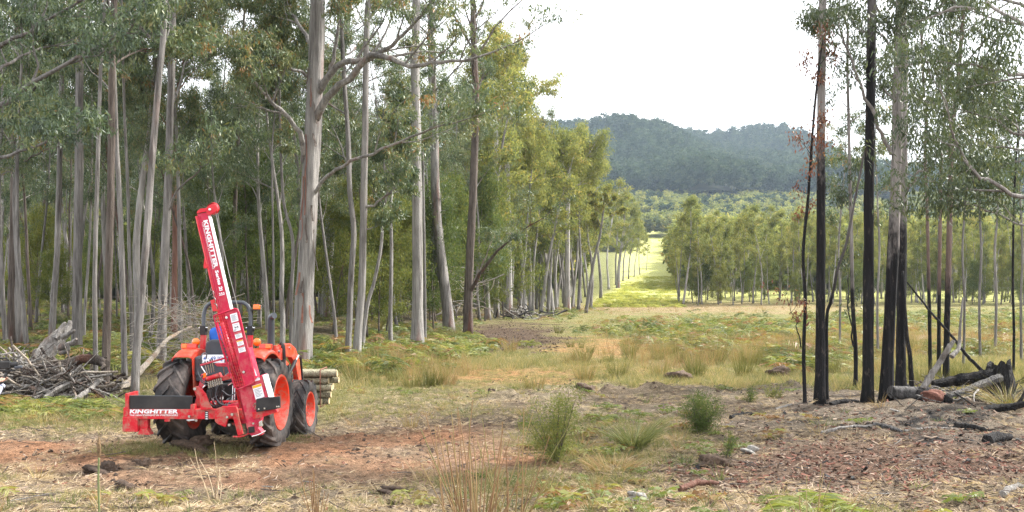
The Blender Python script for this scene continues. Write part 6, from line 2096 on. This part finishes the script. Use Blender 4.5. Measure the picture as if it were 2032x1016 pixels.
def fingers(parent, palm, d, side, curl, mat, off, r=.009, L=.075):
    """Four fingers and a thumb rooted in a palm, curling towards `curl`."""
    palm = np.asarray(palm, float); d = np.asarray(d, float) / np.linalg.norm(d)
    side = np.asarray(side, float) / np.linalg.norm(side); curl = np.asarray(curl, float) / np.linalg.norm(curl)
    vs, es, rs = [palm - d * .03], [], [.026]
    for i, ln in enumerate((.9, 1.05, 1.0, .8)):
        p = palm + side * (i - 1.5) * .021 + d * .02
        k = len(vs); vs.append(p); es.append((0, k)); rs.append(r * 1.15)
        for s in range(3):
            dd = d * (1 - .42 * (s + 1)) + curl * (.42 * (s + 1)); dd /= np.linalg.norm(dd)
            p = p + dd * L * ln / 3; vs.append(p); es.append((len(vs) - 2, len(vs) - 1)); rs.append(r * (1 - .1 * s))
    p = palm - side * .035 - d * .015; k = len(vs); vs.append(p); es.append((0, k)); rs.append(r * 1.3)
    for s in range(2):
        p = p + (d * .5 - side * .5 + curl * .6 * s) * .035; vs.append(p); es.append((len(vs) - 2, len(vs) - 1)); rs.append(r * 1.1)
    return skin_body('hand', vs, es, rs, mat, 0, parent, off, 2)


def person(label, base, pel, chest, neck, headc, look, arms, legs, shirt, trousers, cap=None):
    root = thing('person', label, 'person', base)
    pel, chest, neck = map(np.asarray, (pel, chest, neck))
    mid = (pel + chest) / 2
    vs = [pel, mid, chest, neck]; es = [(0, 1), (1, 2), (2, 3)]; rs = [(.17, .12), (.15, .11), (.17, .12), .058]
    for sh, el, wr in arms:
        k = len(vs); vs += [sh, el, wr]; es += [(2, k), (k, k + 1), (k + 1, k + 2)]; rs += [.075, .052, .040]
    body = skin_body('shirt', vs, es, rs, shirt, 0, root, base)
    vs = [pel - np.array([0, 0, .02])]; es = []; rs = [(.165, .13)]
    for hp, kn, an, toe in legs:
        k = len(vs); vs += [hp, kn, an]; es += [(0, k), (k, k + 1), (k + 1, k + 2)]; rs += [.095, .068, .052]
    skin_body('trousers', vs, es, rs, trousers, 0, root, base)
    for hp, kn, an, toe in legs:
        skin_body('boot', [an, np.asarray(an) * .6 + np.asarray(toe) * .4 - [0, 0, .03], toe], [(0, 1), (1, 2)], [.055, .05, .042], M['boot'], 0, root, base)
    skin_body('neck', [neck - np.array([0, 0, .05]), np.asarray(headc) - [0, 0, .04]], [(0, 1)], [.055, .055], M['skin'], 0, root, base)
    head(root, headc, look, cap=cap, hair=cap is None, off=base)
    return root


# camera operator at the left edge
CB = np.array([-7.93, 14.0, float(gz(-7.93, 14.0))])
z0 = CB[2]
f = np.array([.93, .37, 0.0]); sr = np.array([f[1], -f[0], 0])      # facing, right-hand side
hip = CB + [0, 0, .95]; ch = CB + f * .02 + [0, 0, 1.33]
hl_ = CB + f * .44 + sr * .02 + np.array([0, 0, 1.27]); hr_ = CB + f * .42 + sr * .12 + np.array([0, 0, 1.27])
cm = person('person in a blue and white checked shirt filming at the left edge', CB, hip, ch, CB + [0, 0, 1.49], CB + f * .05 + np.array([0, 0, 1.60]), f,
            [(CB + sr * .20 + [0, 0, 1.41], CB + sr * .22 + f * .36 + np.array([0, 0, 1.05]), hr_ - [0, 0, .07]), (CB - sr * .20 + [0, 0, 1.41], CB - sr * .24 + f * .30 + np.array([0, 0, 1.06]), hl_ - sr * .1 - [0, 0, .07])],
            [(hip + sr * .1 - [0, 0, .06], CB + sr * .12 + f * .03 + [0, 0, .5], CB + sr * .13 + [0, 0, .09], CB + sr * .14 + f * .18 + [0, 0, .04]), (hip - sr * .1 - [0, 0, .06], CB - sr * .12 + f * .05 + [0, 0, .5], CB - sr * .14 + f * .06 + [0, 0, .09], CB - sr * .16 + f * .24 + [0, 0, .04])],
            M['check'], M['jeans'])
fingers(cm, hr_, np.array([0, 0, 1.0]) * .8 + f * .3, f, -sr, M['skin'], CB)
fingers(cm, hl_ - sr * .1, np.array([0, 0, 1.0]) * .8 + f * .3, f, sr, M['skin'], CB)
kc = CB + f * .44 + sr * .02 + np.array([0, 0, 1.50])
vc = thing('video_camera', 'black video camera held up at the left edge', 'camera', kc)
Rm = np.array([f, -sr, UP]).T
MB().box(kc, (.20, .11, .12), Rm).build('camera_body', M['black'], vc, kc, bevel=.02)
MB().tube([kc + f * .09, kc + f * .19], .046, 16).build('lens', M['black'], vc, kc, smooth='auto')
MB().box(kc + np.array([0, 0, -.085]) + f * .04, (.24, .09, .025), Rm).tube([kc + f * .06 + [0, 0, -.09], hr_ + [0, 0, -.03]], .022, 8).build('grip', M['black'], vc, kc, bevel=.006)
MB().box(kc + f * .2 + np.array([0, 0, -.035]), (.10, .13, .035), Rm).build('mount_plate', M['plastic_grey'], vc, kc, bevel=.006)
MB().tube([kc - f * .05 + [0, 0, .06], kc - f * .04 + [0, 0, .1], kc + f * .05 + [0, 0, .1], kc + f * .07 + [0, 0, .06]], .012, 6).build('top_handle', M['black'], vc, kc, smooth=True)

# driver on the seat
Rt = Matrix.Rotation(math.radians(-3), 4, 'Z') @ Matrix.Rotation(math.radians(-3.5), 4, 'X')


def TW(p):
    return np.array(Rt @ Vector(p)) + np.array([-4.85, TY, 0])


dx = -.09
D0 = TW((dx, .15, 1.42))
person('person in a blue shirt seated at the tractor wheel', D0, TW((dx, .12, 1.53)), TW((dx - .02, .05, 1.84)), TW((dx, .08, 2.02)), TW((dx, .10, 2.15)), TW((dx, 1.1, 2.15)) - TW((dx, .1, 2.15)),
       [(TW((dx + .2, .08, 1.93)), TW((dx + .27, .3, 1.70)), TW((dx + .17, .56, 1.72))), (TW((dx - .2, .08, 1.93)), TW((dx - .26, .28, 1.70)), TW((dx - .1, .56, 1.72)))],
       [(TW((dx + .1, .18, 1.53)), TW((dx + .14, .58, 1.50)), TW((dx + .14, .66, 1.12)), TW((dx + .14, .84, 1.06))), (TW((dx - .1, .18, 1.53)), TW((dx - .14, .58, 1.50)), TW((dx - .14, .66, 1.12)), TW((dx - .14, .84, 1.06)))],
       M['blue_shirt'], M['jeans'], cap=M['blue_shirt'])

# ------------------------------------------------------------------ haze
hm = bpy.data.materials.new('haze'); hm.use_nodes = True
hn, hl = hm.node_tree.nodes, hm.node_tree.links
hn.clear()
ho = hn.new('ShaderNodeOutputMaterial'); hv = hn.new('ShaderNodeVolumePrincipled')
hv.inputs['Color'].default_value = (0.66, 0.82, 1.0, 1)
hv.inputs['Density'].default_value = 0.0001
hv.inputs['Anisotropy'].default_value = 0.2
hl.new(hv.outputs[0], ho.inputs['Volume'])
hb = MB().box((200, 1400, 198), (4200, 3400, 406))
hz = hb.build('haze', hm); tag(hz, kind='stuff')
